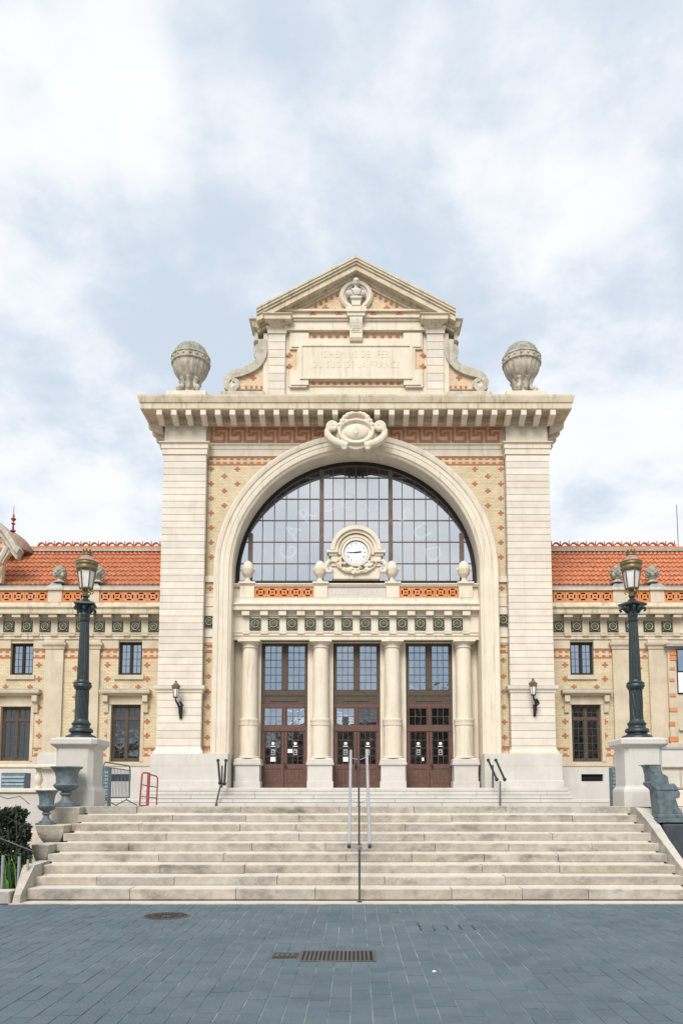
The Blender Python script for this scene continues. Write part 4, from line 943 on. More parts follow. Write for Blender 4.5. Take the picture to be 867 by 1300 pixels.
for i, (x0, x1_, z0, z1) in enumerate(dholes):
    yd = YD; kd = H(1, 900, yd); w2 = x1_-x0; xcen = (x0+x1_)/2
    zu = lambda py: Z(py, yd)
    # upper casement (brown) and transom panel
    q = MB(); y = yd-.1
    up_ = W(MB().box(x0, x0+.14, y, y+.14, zu(894), z1).box(x1_-.14, x1_, y, y+.14, zu(894), z1).box(x0+.14, x1_-.14, y, y+.14, z1-.1, z1).box(x0+.14, x1_-.14, y, y+.14, zu(883.5), zu(876)).box(x0+.14, x1_-.14, y+.03, y+.13, zu(892.5), zu(883.5)).box(x0+.14, x1_-.14, y-.02, y+.14, zu(894), zu(892.3)).box(xcen-.13, xcen+.13, y-.03, y+.14, zu(876), z1-.1).box(x0+.5, x1_-.5, y+.005, y+.04, zu(890.5), zu(885.5)), bd).build('upper_window', M['brown'], bd)
    dr = thing  # noqa
    q = MB(); q.box(x0, x0+.1, y, y+.14, FL, zu(894.2)).box(x1_-.1, x1_, y, y+.14, FL, zu(894.2)).box(x0+.1, x1_-.1, y-.015, y+.14, zu(898), zu(894.2)).box(x0+.1, x1_-.1, y-.02, y+.14, zu(928.3), zu(920.5)).box(xcen-.06, xcen+.06, y-.03, y+.14, zu(920.5), zu(898))
    door = W(q, bd).build('door', M['door'], bd)
    for s in (-1, 1):
        def grid(px0, px1, py0, py1, cols, rows, parent, m, th=.02, fr=.05, yy=y):
            # px offsets from the door centre
            a = xcen+s*px0*kd; b = xcen+s*px1*kd; a, b = min(a, b), max(a, b); c, d = zu(py1), zu(py0); q = MB()
            q.box(a-fr, a, yy-.005, yy+.1, c-fr, d+fr).box(b, b+fr, yy-.005, yy+.1, c-fr, d+fr).box(a, b, yy-.005, yy+.1, c-fr, c).box(a, b, yy-.005, yy+.1, d, d+fr)
            for k in range(1, cols): xx = a+(b-a)*k/cols; q.box(xx-th/2, xx+th/2, yy+.02, yy+.08, c, d)
            for k in range(1, rows): z = c+(d-c)*k/rows; q.box(a, b, yy+.022, yy+.08, z-th/2, z+th/2)
            o = W(q, bd).build('glazing_bars', M[m], parent)
            for k in range(cols):
                for j in range(rows):
                    xx = a+(b-a)*(k+.5)/cols; z = c+(d-c)*(j+.5)/rows
                    put('pane', PANE[doorglass(i)(xx, z)], parent, (xx, yy+.06-bd.location.y, z), ((b-a)/cols, 1, (d-c)/rows), rot=(random.uniform(-.008, .008), 0, random.uniform(-.008, .008)))
            return a, b, c, d
        grid(4.2, 25.2, 819.8, 876, 3, 6, up_, 'brown', .028, .03)
        grid(3.4, 25.0, 899.5, 920.5, 3, 2, door, 'door', .025, .05)
        a, b = sorted((xcen+s*.012, xcen+s*(x1_-xcen-.1)))
        c, d = FL+.03, zu(928.4)
        ga, gb = sorted((xcen+s*3.6*kd, xcen+s*24.3*kd)); gc, gd = zu(970.3), zu(929.5)
        q = MB().box(a, ga, y+.02, y+.1, c, d).box(gb, b, y+.02, y+.1, c, d).box(ga, gb, y+.02, y+.1, zu(976), gc).box(ga, gb, y+.02, y+.1, gd, d).box(ga, gb, y+.02, y+.1, c, c+.2).box(ga, gb, y+.05, y+.09, c+.2, zu(976))
        for k in range(4): xx = ga+(gb-ga)*(k+.5)/4; wk = (gb-ga)/8-.022; q.cbox(xx-wk, xx+wk, y+.035, y+.06, c+.24, zu(976)-.04, .008)
        W(q, bd).build('door_leaf', M['door'], door)
        grid(4.6, 23.5, 929.6, 970, 3, 4, door, 'door', .022, .01, y+.02)
        # notices stuck on the glass
        xs_ = (ga+gb)/2; yn = y+.06-bd.location.y-.02
        MB().prism([(.075*cos(2*pi*t_/14), .075*sin(2*pi*t_/14)) for t_ in range(14)], -.003, .003).build('round_notice', 'white', door, loc=(xs_, yn, zu(944)))
        MB().box(-.11, .11, -.003, .003, -.018, .018).build('notice', 'white', door, loc=(xs_, yn, zu(947.5)))
        q = MB().box(-.09, .09, -.003, .003, -.14, .14); o = q.build('poster', 'steel', door, loc=(xs_, yn, zu(955)))
        MB().prism([(.05*cos(2*pi*t_/10)-.01, .04+.05*sin(2*pi*t_/10)) for t_ in range(10)], -.006, -.0035).build('figure', 'black', o); MB().box(-.06, .06, -.006, -.0035, -.1, -.03).build('figure', 'black', o)
        if (i, s) in ((0, -1), (1, -1)): MB().box(-.12, .12, -.003, .003, -.11, .11).build('notice', 'white', door, loc=(xs_, yn, zu(964)))
        if (i, s) == (0, 1): MB().box(-.12, .12, -.003, .003, -.09, .09).build('notice', 'white', door, loc=(xs_-.26, yn, zu(953.5)))
        if (i, s) == (2, -1): MB().box(-.05, .05, -.003, .003, -.08, .08).build('notice', 'white', door, loc=(xs_+.22, yn, zu(964)))
    hx = xcen+(.10 if i == 2 else .07 if i == 0 else -.06)
    W(MB().box(hx-.02, hx+.02, y-.03, y+.03, zu(977), zu(969)).box(hx-.02, hx+.10, y-.07, y-.04, zu(973.5), zu(972.5)).box(hx-.012, hx+.012, y-.07, y-.02, zu(974), zu(972)), bd).build('handle', M['black'], door)
    W(MB().box(x0-.01, x1_+.01, YD-.29, YD+.05, FL-.01, FL+.03), bd).build('threshold', M['stone_w'], door)
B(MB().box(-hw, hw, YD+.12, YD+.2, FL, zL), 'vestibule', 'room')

# ================================================================== WINGS
YV = 36.5
def wing(s):
    side = 'left' if s < 0 else 'right'
    wg = thing('station_wing', f'lower brick and stone wing with an orange tile roof {side} of the arch' + (', dark-framed open casement' if 0 else ''), 'building', (s*9.3, YV, 0))
    wg['label'] = ('orange-roofed brick wing on the left, ending beside a curved gable' if s < 0 else 'orange-roofed brick wing on the right, with a thin aerial above its ridge')
    Bw = lambda mb, name, m, smooth=False, parent=wg, **p: W(mb, wg).build(name, m, parent, smooth, **p)
    xin, xout = 9.25, 19.0
    zz = lambda py, o_=0: Z(py, YV-o_)
    def xs(a, b): return tuple(sorted((s*a, s*b)))
    K = H(1, 880, YV); off = lambda px, py=880: H(px, py, YV)
    wins = [(off(272.5), off(302.5), 814.8, 857, 'u'), (off(272), off(309.5), 894.5, 967, 'l')]
    if s < 0: wins += [(off(411), off(440), 816.6, 857, 'u'), (off(411), off(449), 897, 966, 'l')]
    holes = []
    for a, b, p0, p1, t_ in wins:
        x0, x1_ = xs(a, b); holes.append((x0, x1_, zz(p1), zz(p0)))
    zPl = zz(968.5)
    x0, x1_ = xs(xin, xout)
    Bw(wall_holes(MB(), x0, x1_, zPl, zz(812), holes, YV, YV+.35), 'brick_wall', 'brick')
    # window surrounds, windows
    for (a, b, p0, p1, t_), h in zip(wins, holes):
        window(wg, h[0]-(s*9.3), h[1]-(s*9.3), h[2], h[3], .24, 2, 4 if t_ == 'u' else 5, 'g_sky' if (t_ == 'u') else 'g_dark', 'brown' if t_ == 'l' else 'dark', None if t_ == 'u' else (.755, 2))
        q = MB()
        if t_ == 'u':
            q.box(h[0]-.18, h[1]+.12, YV-.09, YV+.2, h[2]-.22, h[2]-.002); Bw(q, 'window_sill', 'wst')
        else:
            e = .28
            Bw(MB().box(h[0]-e*.55, h[0]-.002, YV-.04, YV+.05, h[2], h[3]).box(h[1]+.002, h[1]+e*.55, YV-.04, YV+.05, h[2], h[3]).box(h[0]-e, h[1]+e, YV-.06, YV+.05, h[3]+.002, zz(882.5)), 'window_surround', 'wst')
            zt_, zb_ = Z(876, YV-.4), Z(882.5, YV-.3)
            hd = Bw(MB().ubelt([(-.25, zb_-.02), (-.2, zb_), (-.12, zb_+.06), (-.02, zb_+.1), (0, zt_-.06), (0, zt_)], h[0]-.5, h[1]+.5, YV-.42, YV+.02), 'window_hood', 'wst')
            Bw(MB().box(h[0]-.48, h[1]+.48, YV-.40, YV+.02, zt_, zt_+.05), 'hood_flashing', 'zinc', parent=hd)
            for xx in (h[0]-.24, h[1]+.24): Bw(MB().prism_x([(YV, zb_), (YV-.3, zb_), (YV-.3, zb_-.3), (YV-.16, zb_-.36), (YV-.14, zb_-.6), (YV-.1, zb_-.82), (YV, zb_-.82)], xx-.12, xx+.12), 'bracket', 'wst', parent=hd)
    # plinth with vent
    q = MB(); pz = zz(969.6)
    Bw(MB().box(x0, x1_, YV-.10, YV+.3, pz-.12, zPl), 'plinth_ledge', 'wst')
    va, vb_ = xs(off(282), off(309.5)); vh = (va, vb_, Z(992, YV), Z(982.8, YV))
    Bw(wall_holes(MB(), x0, x1_, 1.1, pz-.12, [vh], YV-.06, YV+.3), 'plinth', 'stone_w')
    vt = Bw(MB().box(vh[0], vh[1], YV+.12, YV+.16, vh[2], vh[3]), 'vent', 'room')
    Bw(MB().box(*[vh[0], vh[1]], YV+.02, YV+.04, (vh[2]+vh[3])/2-.015, (vh[2]+vh[3])/2+.015), 'vent_bar', 'black', parent=vt)
    # stone courses visible around windows: top lintel zone, bottom blocks
    q = MB(); x0b, x1b = xs(xin, xout)
    for (a, b, p0, p1, t_) in wins:
        pass
    Bw(wall_holes(MB(), x0b, x1b, Z(823.5, YV), Z(811.5, YV), [h for h in [(hh[0], hh[1], hh[2], hh[3]) for hh in holes] if h[3] > Z(823, YV)] and [(h[0], h[1], Z(823.5, YV)-.5, h[3]) for h, w0 in zip(holes, wins) if w0[4] == 'u'], YV-.05, YV+.02) if 0 else MB().box(0, .001, 0, .001, 0, .001), 'spare', 'wst') if 0 else None
    us = sorted([(h[0], h[1]) for h, w0 in zip(holes, wins) if w0[4] == 'u']); cur = x0b; q = MB(); q2 = MB(); q3 = MB()
    for a, b in us+[(x1b, x1b)]:
        if a-cur > .05: q.box(cur, a-.0, YV-.045, YV+.02, Z(823.5, YV), Z(812, YV)); redband(q2, cur, a, Z(824.5, YV), Z(835.8, YV), YV)
        cur = b
    ls = sorted([(h[0], h[1]) for h, w0 in zip(holes, wins) if w0[4] == 'l']); cur = x0b
    for a, b in ls+[(x1b, x1b)]:
        if a-cur > .05: redband(q2, cur, a-.16, Z(949, YV), Z(960.5, YV), YV); q.box(cur, a-.002, YV-.05, YV+.02, zPl, Z(960.6, YV))
        cur = b+.16
    Bsplit(q, wg, 'stone_course', 'wst')
    if s < 0: dcols = [(265, 0), (315, 0), (355.5, .5), (402, 0)]
    else: dcols = [(265, 0), (315.5, 0), (358.5, .5)]
    for dcx, ph in dcols:
        for k in range(7):
            py = 844+k*18+ph*9
            if py > 944: continue
            diamond(q2, s*off(dcx, py), Z(py, YV), YV, .33)
    for dcx in (276, 305): diamond(q2, s*off(dcx, 868), Z(872, YV), YV, .30)
    if s < 0:
        for dcx in (413, 444): diamond(q2, s*off(dcx, 868), Z(872, YV), YV, .30)
    Bw(q2, 'red_brick_inlay', 'red', kind='stuff')
    # pilasters
    for a, b in ((off(325.5), off(347.5)), (off(371.5), off(394.5))):
        pa, pb = xs(a, b)
        pl_ = Bw(MB().box(pa, pb, YV-.14, YV+.1, zPl, Z(823.5, YV-.14)), 'pilaster', 'wst')
        Bw(MB().ubelt([(0, Z(824.6, YV-.14)), (.05, Z(823.8, YV-.14)), (.07, Z(821, YV-.14)), (.15, Z(819, YV-.14)), (.17, Z(816.5, YV-.14)), (.05, Z(816, YV-.14)), (.05, Z(812.2, YV-.14))], pa, pb, YV-.14, YV+.05), 'capital', 'wst', parent=pl_)
        zq_ = zPl; Bw(MB().box(pa-.12, pb+.12, YV-.3, YV, zq_-.3, zq_+.38).box(pa-.06, pb+.06, YV-.22, YV, zq_+.38, zq_+.50), 'pilaster_base', 'stone_w', parent=pl_)
        for py in (842, 862, 882, 902, 923, 943): Bw(MB().box(pa-.001, pb+.001, YV-.1415, YV-.13, Z(py, YV), Z(py, YV)+.008), 'joint', 'corn', parent=pl_)
    # entablature
    e = 0.0; prf = [(YV+.4, zz(812)), (YV-.10, zz(812)), (YV-.10, zz(808.5)), (YV-.14, zz(808)), (YV-.14, zz(805.6)), (YV-.18, zz(805.2)), (YV-.18, zz(804)), (YV-.1, zz(803.8)), (YV-.1, zz(785.5)), (YV-.16, zz(785)), (YV-.2, zz(779.5)), (YV-.55, zz(779.5, .5)), (YV-.57, zz(777.5, .6)), (YV-.57, zz(773, .6)), (YV-.66, zz(771, .6)), (YV-.66, zz(769.6, .6)), (YV-.22, zz(769, .2)), (YV-.18, zz(764.5, .2)), (YV+.5, zz(764.5))]
    xE0, xE1 = xs(xin-.05, xout)
    en = Bw(MB().prism_x(prf, xE0, xE1), 'entablature', 'corn')
    n0 = 0; medp = 22.85
    k = 0
    m0 = 452-266.5 if s < 0 else 708-452       # medallion offsets seen beside the pavilion
    offs = [452-(265.5/3.21+0)] if 0 else None
    first = (452-196.5) if s < 0 else (707.5-452)
    while first+k*medp < (442 if s < 0 else 408):
        o_ = first+k*medp; x = s*off(o_, 796)
        medallion(en, x-s*9.3, -.12, zz(796.3), 13.2*K)
        xm2 = s*off(o_+medp/2, 796); Bw(MB().box(xm2-4.3*K, xm2+4.3*K, YV-.145, YV, zz(803.7), zz(786)).box(xm2-4.3*K, xm2+4.3*K, YV-.2, YV-.1, zz(808), zz(805.7)), 'triglyph', 'wst', parent=en)
        xm2 = s*off(o_+medp/2-1, 796); Bw(MB().cbox(xm2-5.5*K, xm2+5.5*K, YV-.5, YV-.1, zz(783.6, .5), zz(779.6, .5), .015), 'mutule', 'wst', parent=en)
        k += 1
    # parapet
    yq = YV-.16; zq = lambda py: Z(py, yq)
    pr_ = Bw(MB().box(xE0, xE1, yq+.12, yq+.4, zq(764.6), zq(748)), 'parapet', 'wst')
    Bw(MB().box(xE0, xE1, yq-.08, yq+.5, zq(749.6), zq(746.5)), 'coping', 'wst', parent=pr_)
    Bw(MB().box(xE0, xE1, yq-.04, yq+.55, zq(746.5), zq(743.8)), 'gutter', 'zinc', parent=pr_)
    posts = [(off(324, 750), off(344, 750)), (off(371, 750), off(388.5, 750))]
    for a, b in posts:
        pa, pb = xs(a, b); Bw(MB().box(pa, pb, yq-.03, yq+.4, zq(764.5), zq(749.6)).box(pa-.08, pb+.08, yq-.13, yq+.55, zq(749.4), zq(746.2)), 'post', 'wst', parent=pr_)
        Bw(MB().ubelt([(0, zq(746.2)), (-.03, zq(744)), (-.12, zq(741.5)), (-.2, zq(739.5))], pa-.04, pb+.04, yq-.1, yq+.5, ring=True), 'post_cap', 'zinc', parent=pr_)
    a, b = off(251, 757), off(324, 757); x0_, x1b = xs(a, b); l = wg.location
    def cr_(a, b, n): 
        x0_, x1b = xs(a, b); claustra_row(pr_, x0_-l[0], x1b-l[0], zq(764.2), zq(750), yq-l[1]+.05, n)
    cr_(off(248.5, 757)+.02, posts[0][0], 5); cr_(posts[0][1], posts[1][0], 2); cr_(posts[1][1], off(464, 757), 5)
    # roof
    y0, z0 = YV+.35, Z(743, YV+.35); y1 = YV+3.6; z1 = Z(700, y1)
    nrow = 8; tp = .235; ncols = int((xout-xin)/tp); sub = 4; vs = []; fs = []
    Lr = sqrt((y1-y0)**2+(z1-z0)**2); ny, nz = -(z1-z0)/Lr, (y1-y0)/Lr
    nx_ = ncols*sub+1
    for r in range(nrow):
        for e in range(2):
            u = (r+e*1.05)/nrow
            for i in range(nx_):
                xx = xin-.1+i*tp/sub; ph = (i % sub)/sub; wv = .042*sin(2*pi*ph+r*.6*0) ; lift = wv + (.075 if e == 0 else .0)+.01*random.Random(i//sub*97+r).random()
                vs.append((s*xx, y0+(y1-y0)*u+ny*lift, z0+(z1-z0)*u+nz*lift))
            if e == 0:
                pass
        base = r*2*nx_
        for i in range(nx_-1): fs.append((base+i, base+i+1, base+nx_+i+1, base+nx_+i))
    # front lips
    nb = len(vs)
    for r in range(nrow):
        base = r*2*nx_
        for i in range(nx_): x, y, z = vs[base+i]; vs.append((x, y-ny*.11, z-nz*.11))
        for i in range(nx_-1): fs.append((base+i, base+i+1, nb+r*nx_+i+1, nb+r*nx_+i))
    rf = Bw(MB().add([(x0, y0, z0-.1), (x1_, y0, z0-.1), (x1_, y1, z1-.08), (x0, y1, z1-.08), (x0, y1+3.5, z0), (x1_, y1+3.5, z0)], [(0, 1, 2, 3), (3, 2, 5, 4)]), 'roof', 'tile')
    Bw(MB().add(vs, fs), 'roof_tile', 'tile', parent=rf, kind='stuff')
    zr0 = z1; Bw(MB().box(x0, x1_, y1-.25, y1+.1, z1-.06, z1+.06), 'ridge_flashing', 'zinc', parent=rf)
    Bw(MB().box(x0, x1_, y1-.12, y1+.12, z1+.04, Z(694.5, y1)), 'ridge_course', 'terra', parent=rf)
    # cresting pieces
    q = MB(); arcs_r = .175; zc2 = Z(694.5, y1)
    vs = []; n = 10
    for i in range(n+1):
        a = pi*i/n
        for r, y in ((.14, -.05), (.215, -.05), (.215, .05), (.14, .05)): vs.append((r*cos(a), y, .02+r*sin(a)*1.15))
    q.add(vs, [(i*4+k, i*4+(k+1) % 4, (i+1)*4+(k+1) % 4, (i+1)*4+k) for i in range(n) for k in range(4)])
    q.box(-.22, .22, -.06, .06, -.03, .04); q.prism([(-.04, .0), (.04, .0), (0, .1)], -.03, .03); q.prism([(.13, .0), (.31, 0), (.235, .18), (.235, .34), (.205, .34), (.205, .18)], -.035, .035)
    crm = q.mesh('ridge_tile', 'ridge'); k = 0; pt = H(11.15, 694, y1)
    while xin+.2+k*pt < 17.6: put('ridge_tile', crm, rf, (s*(xin+.25+k*pt)-l[0], y1-l[1], zc2), (1.02, 1, 1)); k += 1
    Bw(MB().box(x0, x1_, YV+.3, y1+3.4, 1.0, zz(765)), 'rear_block', 'wst')
    return wg
wl_ = wing(-1); wr_ = wing(1)
# right end block with brick quoins and a shuttered window
eb = thing('end_pavilion', 'stone bay with alternating orange brick quoins at the right edge', 'building', (15.6, 36.3, 0)); Be = lambda mb, name, m, parent=eb, smooth=False: W(mb, eb).build(name, m, parent, smooth)
x0 = X(848, 870, 36.25); 
Be(MB().box(x0, 19, 36.22, 44, 1.1, Z(817, 36.2)), 'wall', 'wst')
for k, (p0, p1, w2) in enumerate(((824, 832, 9), (833, 838.5, 10), (847, 850.5, 6.5), (861, 865, 6), (880, 884.5, 8), (898, 903.5, 9.5), (916, 921.5, 7), (935, 941.5, 11))):
    a = X(849.5, p0, 36.2); Be(MB().cbox(a, a+H(w2, p0, 36.2), 36.18, 36.3, Z(p1, 36.2), Z(p0, 36.2), .01), 'quoin_brick', 'terra')
Be(MB().box(x0-.15, 19, 35.95, 36.4, Z(820.5, 36), Z(817, 36)), 'string_course', 'zinc')
xw = X(858.5, 850, 36.2); wn = Be(MB().box(xw, xw+1.35, 36.17, 36.25, Z(881, 36.2), Z(824, 36.2)), 'window', 'dark')
Be(MB().box(xw+.05, xw+1.3, 36.15, 36.18, Z(852, 36.2), Z(825.5, 36.2)), 'pane', M['g_sky'], parent=wn); Be(MB().box(xw+.03, xw+1.32, 36.12, 36.17, Z(879.5, 36.2), Z(854, 36.2)), 'shutter', 'white', parent=wn)
Be(MB().box(x0+.4, 19, 36.1, 36.3, Z(927.5, 36.2), Z(925, 36.2)), 'sill_band', 'stone_w'); Be(MB().box(x0-.3, 19, 36.05, 36.3, Z(949, 36.2), Z(944, 36.2)), 'base_moulding', 'wst')
# left end: curved gable and copper dome
eg = thing('curved_gable', 'curved stone gable with copper domed roof at the left edge', 'building', (-17.5, 36.5, 10)); Bg = lambda mb, name, m, parent=eg, smooth=False: W(mb, eg).build(name, m, parent, smooth)
YE = 36.4; Pp = lambda px, py: (X(px, py, YE), Z(py, YE))
pts = [(-25, 655), (-8, 658), (2, 664), (10, 671), (18, 682), (25, 694), (30, 700)]
pp = [Pp(*p) for p in pts]; lo = [Pp(px-3, py+6) for px, py in pts]
q = MB(); q.prism(pp+lo[::-1], YE-.45, YE+.1)
lo2 = [Pp(px-6, py+12) for px, py in pts]; q.prism([Pp(px-3, py+5.5) for px, py in pts]+lo2[::-1], YE-.25, YE+.08); Bg(q, 'curved_cornice', 'old')
Bg(MB().prism([Pp(-30, 740), Pp(2, 740), Pp(5, 712), Pp(14, 700), Pp(8, 684), Pp(-2, 675), Pp(-30, 668)], YE, YE+.3), 'gable_wall', 'brick2')
q = MB(); 
for k in range(5): diamond(q, X(3-(k % 2)*3, 680, YE), Z(680+k*9, YE), YE, .3)
Bg(q, 'red_brick_inlay', 'red')
fl = [Pp(13, 697), Pp(9, 706), Pp(3, 716), Pp(-4, 726)]
Bg(MB().tube([(x, YE-.35, z) for x, z in fl], .13, 6), 'downpipe', 'stone_w')
Yd_ = 39.5; dc = X(10, 690, Yd_); dz = Z(702, Yd_); rd = H(31, 690, Yd_)
Bg(MB().lathe([(rd, 0), (rd*.97, rd*.18), (rd*.88, rd*.36), (rd*.72, rd*.55), (rd*.5, rd*.72), (rd*.32, rd*.83), (rd*.12, rd*.9), (.01, rd*.92)], 24, (dc, Yd_, dz)), 'dome', 'copr', smooth=True)
xf_ = X(21, 660, Yd_); zf = Z(672.5, Yd_); h = Z(640, Yd_)-zf
Bg(MB().lathe([(.14, 0), (.14, .05), (.06, .1), (.05, h*.25), (.12, h*.3), (.03, h*.34), (.05, h*.4), (.13, h*.45), (.14, h*.48), (.04, h*.54), (.06, h*.6), (.02, h*.68), (.012, h)], 10, (xf_, Yd_-.3, zf-.2)), 'finial', 'redp', smooth=True)
# aerial
ya = 40.5; xa_ = X(859, 660, ya); q = MB().tube([(xa_, ya, Z(700, ya)), (xa_, ya, Z(641, ya))], .022, 6)
tag(q.build('aerial_mast', 'galv'), 'thin aerial mast rising above the right wing roof', 'aerial')

# ================================================================== FINIALS AND URNS
def pine_proto():
    r = thing('pinecone_finial', 'x', 'finial', (0, 0, 0), group='pinecone finials on the wing parapets')
    MB().lathe([(.30, 0), (.30, .05), (.2, .10), (.13, .16), (.12, .20), (.19, .26), (.22, .30)], 20).build('foot', 'old', r, True)
    prof = [(.20, .28), (.29, .36), (.335, .46), (.34, .58), (.31, .70), (.25, .82), (.16, .91), (.06, .96), (.01, .97)]
    pf = []
    for i in range(len(prof)-1):
        for t_ in range(4): u = t_/4; pf.append((prof[i][0]*(1-u)+prof[i+1][0]*u, prof[i][1]*(1-u)+prof[i+1][1]*u))
    pf.append(prof[-1])
    MB().lathe(pf, 48, rf=lambda a, z, j: 1+.16*abs(sin(a*4+z*13))*abs(sin(a*4-z*13))-.05).build('cone', 'old2', r, True)
    q = MB()
    for k in range(4): a = k*pi/2+pi/4; q.ell((.27*cos(a), .27*sin(a), .42), (.11, .11, .15), 8, 6)
    q.build('acanthus', 'old', r, True)
    return r
pc = pine_proto(); yq = YV+.06
spots = [(-376.3, 'pinecone finial left of the left lamp, over the paired pilasters'), (-328, 'pinecone finial half hidden behind the left lamp lantern'), (331.5, 'pinecone finial half hidden behind the right lamp lantern'), (376, 'pinecone finial right of the right lamp, near the picture edge')]
for i, (dx_, lb) in enumerate(spots):
    z = Z(739.5, YV); x = H(dx_, 739, YV)
    if i == 0: pc.location = (x, yq, z); pc['label'] = lb; pc.scale = (.95, .95, .9)
    else: dup(pc, (x, yq, z), lb, rz=i*.7, scale=(.95, .95, .9))
# big crowning urns
def big_urn():
    r = thing('crowning_urn', 'x', 'urn', group='fluted urns crowning the cornice corners')
    parts = []
    parts.append(MB().lathe([(.62, 0), (.6, .06), (.42, .12), (.33, .3), (.34, .5), (.42, .66)], 20))
    for k in range(4):
        a = k*pi/2+pi/4; c, s = cos(a), sin(a)
        parts.append(MB().tube([(.62*c, .62*s, .16), (.74*c, .74*s, .14), (.80*c, .80*s, .24), (.70*c, .70*s, .34), (.55*c, .55*s, .32), (.46*c, .46*s, .5), (.5*c, .5*s, .72), (.62*c, .62*s, .84)], [.10, .12, .12, .13, .12, .12, .13, .12], 8))
        a += pi/4; parts.append(MB().tube([(.36*cos(a), .36*sin(a), .3), (.42*cos(a), .42*sin(a), .6), (.6*cos(a), .6*sin(a), .85)], [.12, .14, .1], 8))
    blob('acanthus_foot', 'old', parts, .035, r)
    fl = lambda a, z, j: 1-.045*abs(sin(a*10))
    prof = [(.40, .66), (.55, .80), (.74, .98), (.90, 1.18), (.99, 1.40), (1.02, 1.58)]
    MB().lathe(prof, 80, rf=fl).build('bowl', 'old', r, True)
    MB().lathe([(1.0, 1.56), (1.07, 1.58), (1.08, 1.64), (1.03, 1.68), (1.03, 1.84), (1.08, 1.87), (1.08, 1.93), (.99, 1.96)], 48).build('rim_band', 'old', r, True)
    q = MB()
    for k in range(18): a = k*2*pi/18; q.ell((1.04*cos(a), 1.04*sin(a), 1.76), (.07, .07, .07), 8, 6)
    q.build('studs', 'old', r, True, kind='stuff')
    MB().lathe([(1.0, 1.95), (.95, 2.12), (.82, 2.34), (.62, 2.50), (.36, 2.60), (.12, 2.63), (.01, 2.63)], 80, rf=lambda a, z, j: 1-.03*abs(sin(a*10))).build('dome_lid', 'old2', r, True)
    return r
bu = big_urn(); yu = YP+.15; ku = H(24.5, 466, yu)/1.08; zt_ = Z(495.5, YP-.55)
hs_ = (Z(437.5, yu)-zt_)/2.63
bu.location = (X(242.5, 466, yu), yu, zt_); bu.scale = (ku, ku, hs_); bu['label'] = 'big fluted stone urn on the left corner of the cornice'
dup(bu, (X(661.8, 465, yu), yu, zt_), 'big fluted stone urn on the right corner of the cornice', rz=.3, scale=(ku, ku, hs_))
# small urns on the inner parapet
def small_urn():
    r = thing('parapet_urn', 'x', 'urn', group='egg-shaped urns on the parapet before the great window')
    MB().lathe([(.24, 0), (.24, .05), (.13, .10), (.12, .2), (.2, .28), (.27, .36)], 20).build('foot', 'stone', r, True)
    MB().lathe([(.25, .34), (.31, .44), (.33, .56), (.34, .58), (.34, .64), (.31, .66)], 48, rf=lambda a, z, j: 1-.05*abs(sin(a*7))).build('bowl', 'stone', r, True)
    MB().lathe([(.32, .64), (.30, .74), (.24, .86), (.15, .95), (.05, 1.0), (.01, 1.0)], 48, rf=lambda a, z, j: 1-.05*abs(sin(a*7))).build('lid', 'stone', r, True)
    q = MB()
    for s in (-1, 1): q.ell((s*.33, 0, .6), (.07, .07, .09), 8, 6)
    q.build('mask', 'stone', r, True)
    return r
su = small_urn(); zz0 = Z(739, YQ); hs_ = (Z(712, YQ+.1)-zz0)/1.0
for i, (px, lb) in enumerate(((315, 'egg-shaped stone urn at the far left end of the inner parapet'), (406.5, 'egg-shaped stone urn just left of the clock'), (497.3, 'egg-shaped stone urn just right of the clock'), (588.5, 'egg-shaped stone urn at the far right end of the inner parapet'))):
    loc = (X(px, 725, YQ+.12), YQ+.12, zz0)
    if i == 0: su.location = loc; su['label'] = lb; su.scale = (.93, .93, hs_)
    else: dup(su, loc, lb, scale=(.93, .93, hs_))

# ================================================================== LAMP POSTS ON PEDESTALS
YLc = 15.85
def pedestal(s):
    cx_ = X(101.5 if s < 0 else 810, 980, YLc); r = thing('lamp_pedestal', 'square white stone pedestal under the ' + ('left' if s < 0 else 'right') + ' lamp post', 'pedestal', (cx_, YLc, 1.45), group='stone pedestals of the two lamp posts')
    yf = 15.4; k = yf/955.6; z = lambda py: Z(py, yf)-1.45
    w2 = .385; d = .38
    def ring(prof, c=.09, name='die', m='stone_w'):
        vs = []; fs = []
        for o_, zz_ in prof:
            a = w2+o_; b = d+o_; cc = c
            vs += [(-a+cc, -b, zz_), (a-cc, -b, zz_), (a, -b+cc, zz_), (a, b-cc, zz_), (a-cc, b, zz_), (-a+cc, b, zz_), (-a, b-cc, zz_), (-a, -b+cc, zz_)]
        n = len(prof); fs = [(j*8+i, j*8+(i+1) % 8, (j+1)*8+(i+1) % 8, (j+1)*8+i) for j in range(n-1) for i in range(8)]+[tuple(range(8)), tuple(range(n*8-8, n*8))]
        return MB().add(vs, fs).build(name, m, r)
    ring([(.055, -.02), (.055, z(1005)), (.05, z(1003.5)), (.045, z(1002)), (.01, z(999)), (0, z(997)), ], name='base')
    ring([(0, z(997)), (0, z(950)), (.02, z(948.5))], name='die')
    ring([(.02, z(948.5)), (.05, z(947)), (.09, z(945)), (.10, z(944)), (.10, z(938.5)), (.08, z(936.8)), (-.02, z(935.5))], name='cap')
    return cx_, z(935.5)+1.45
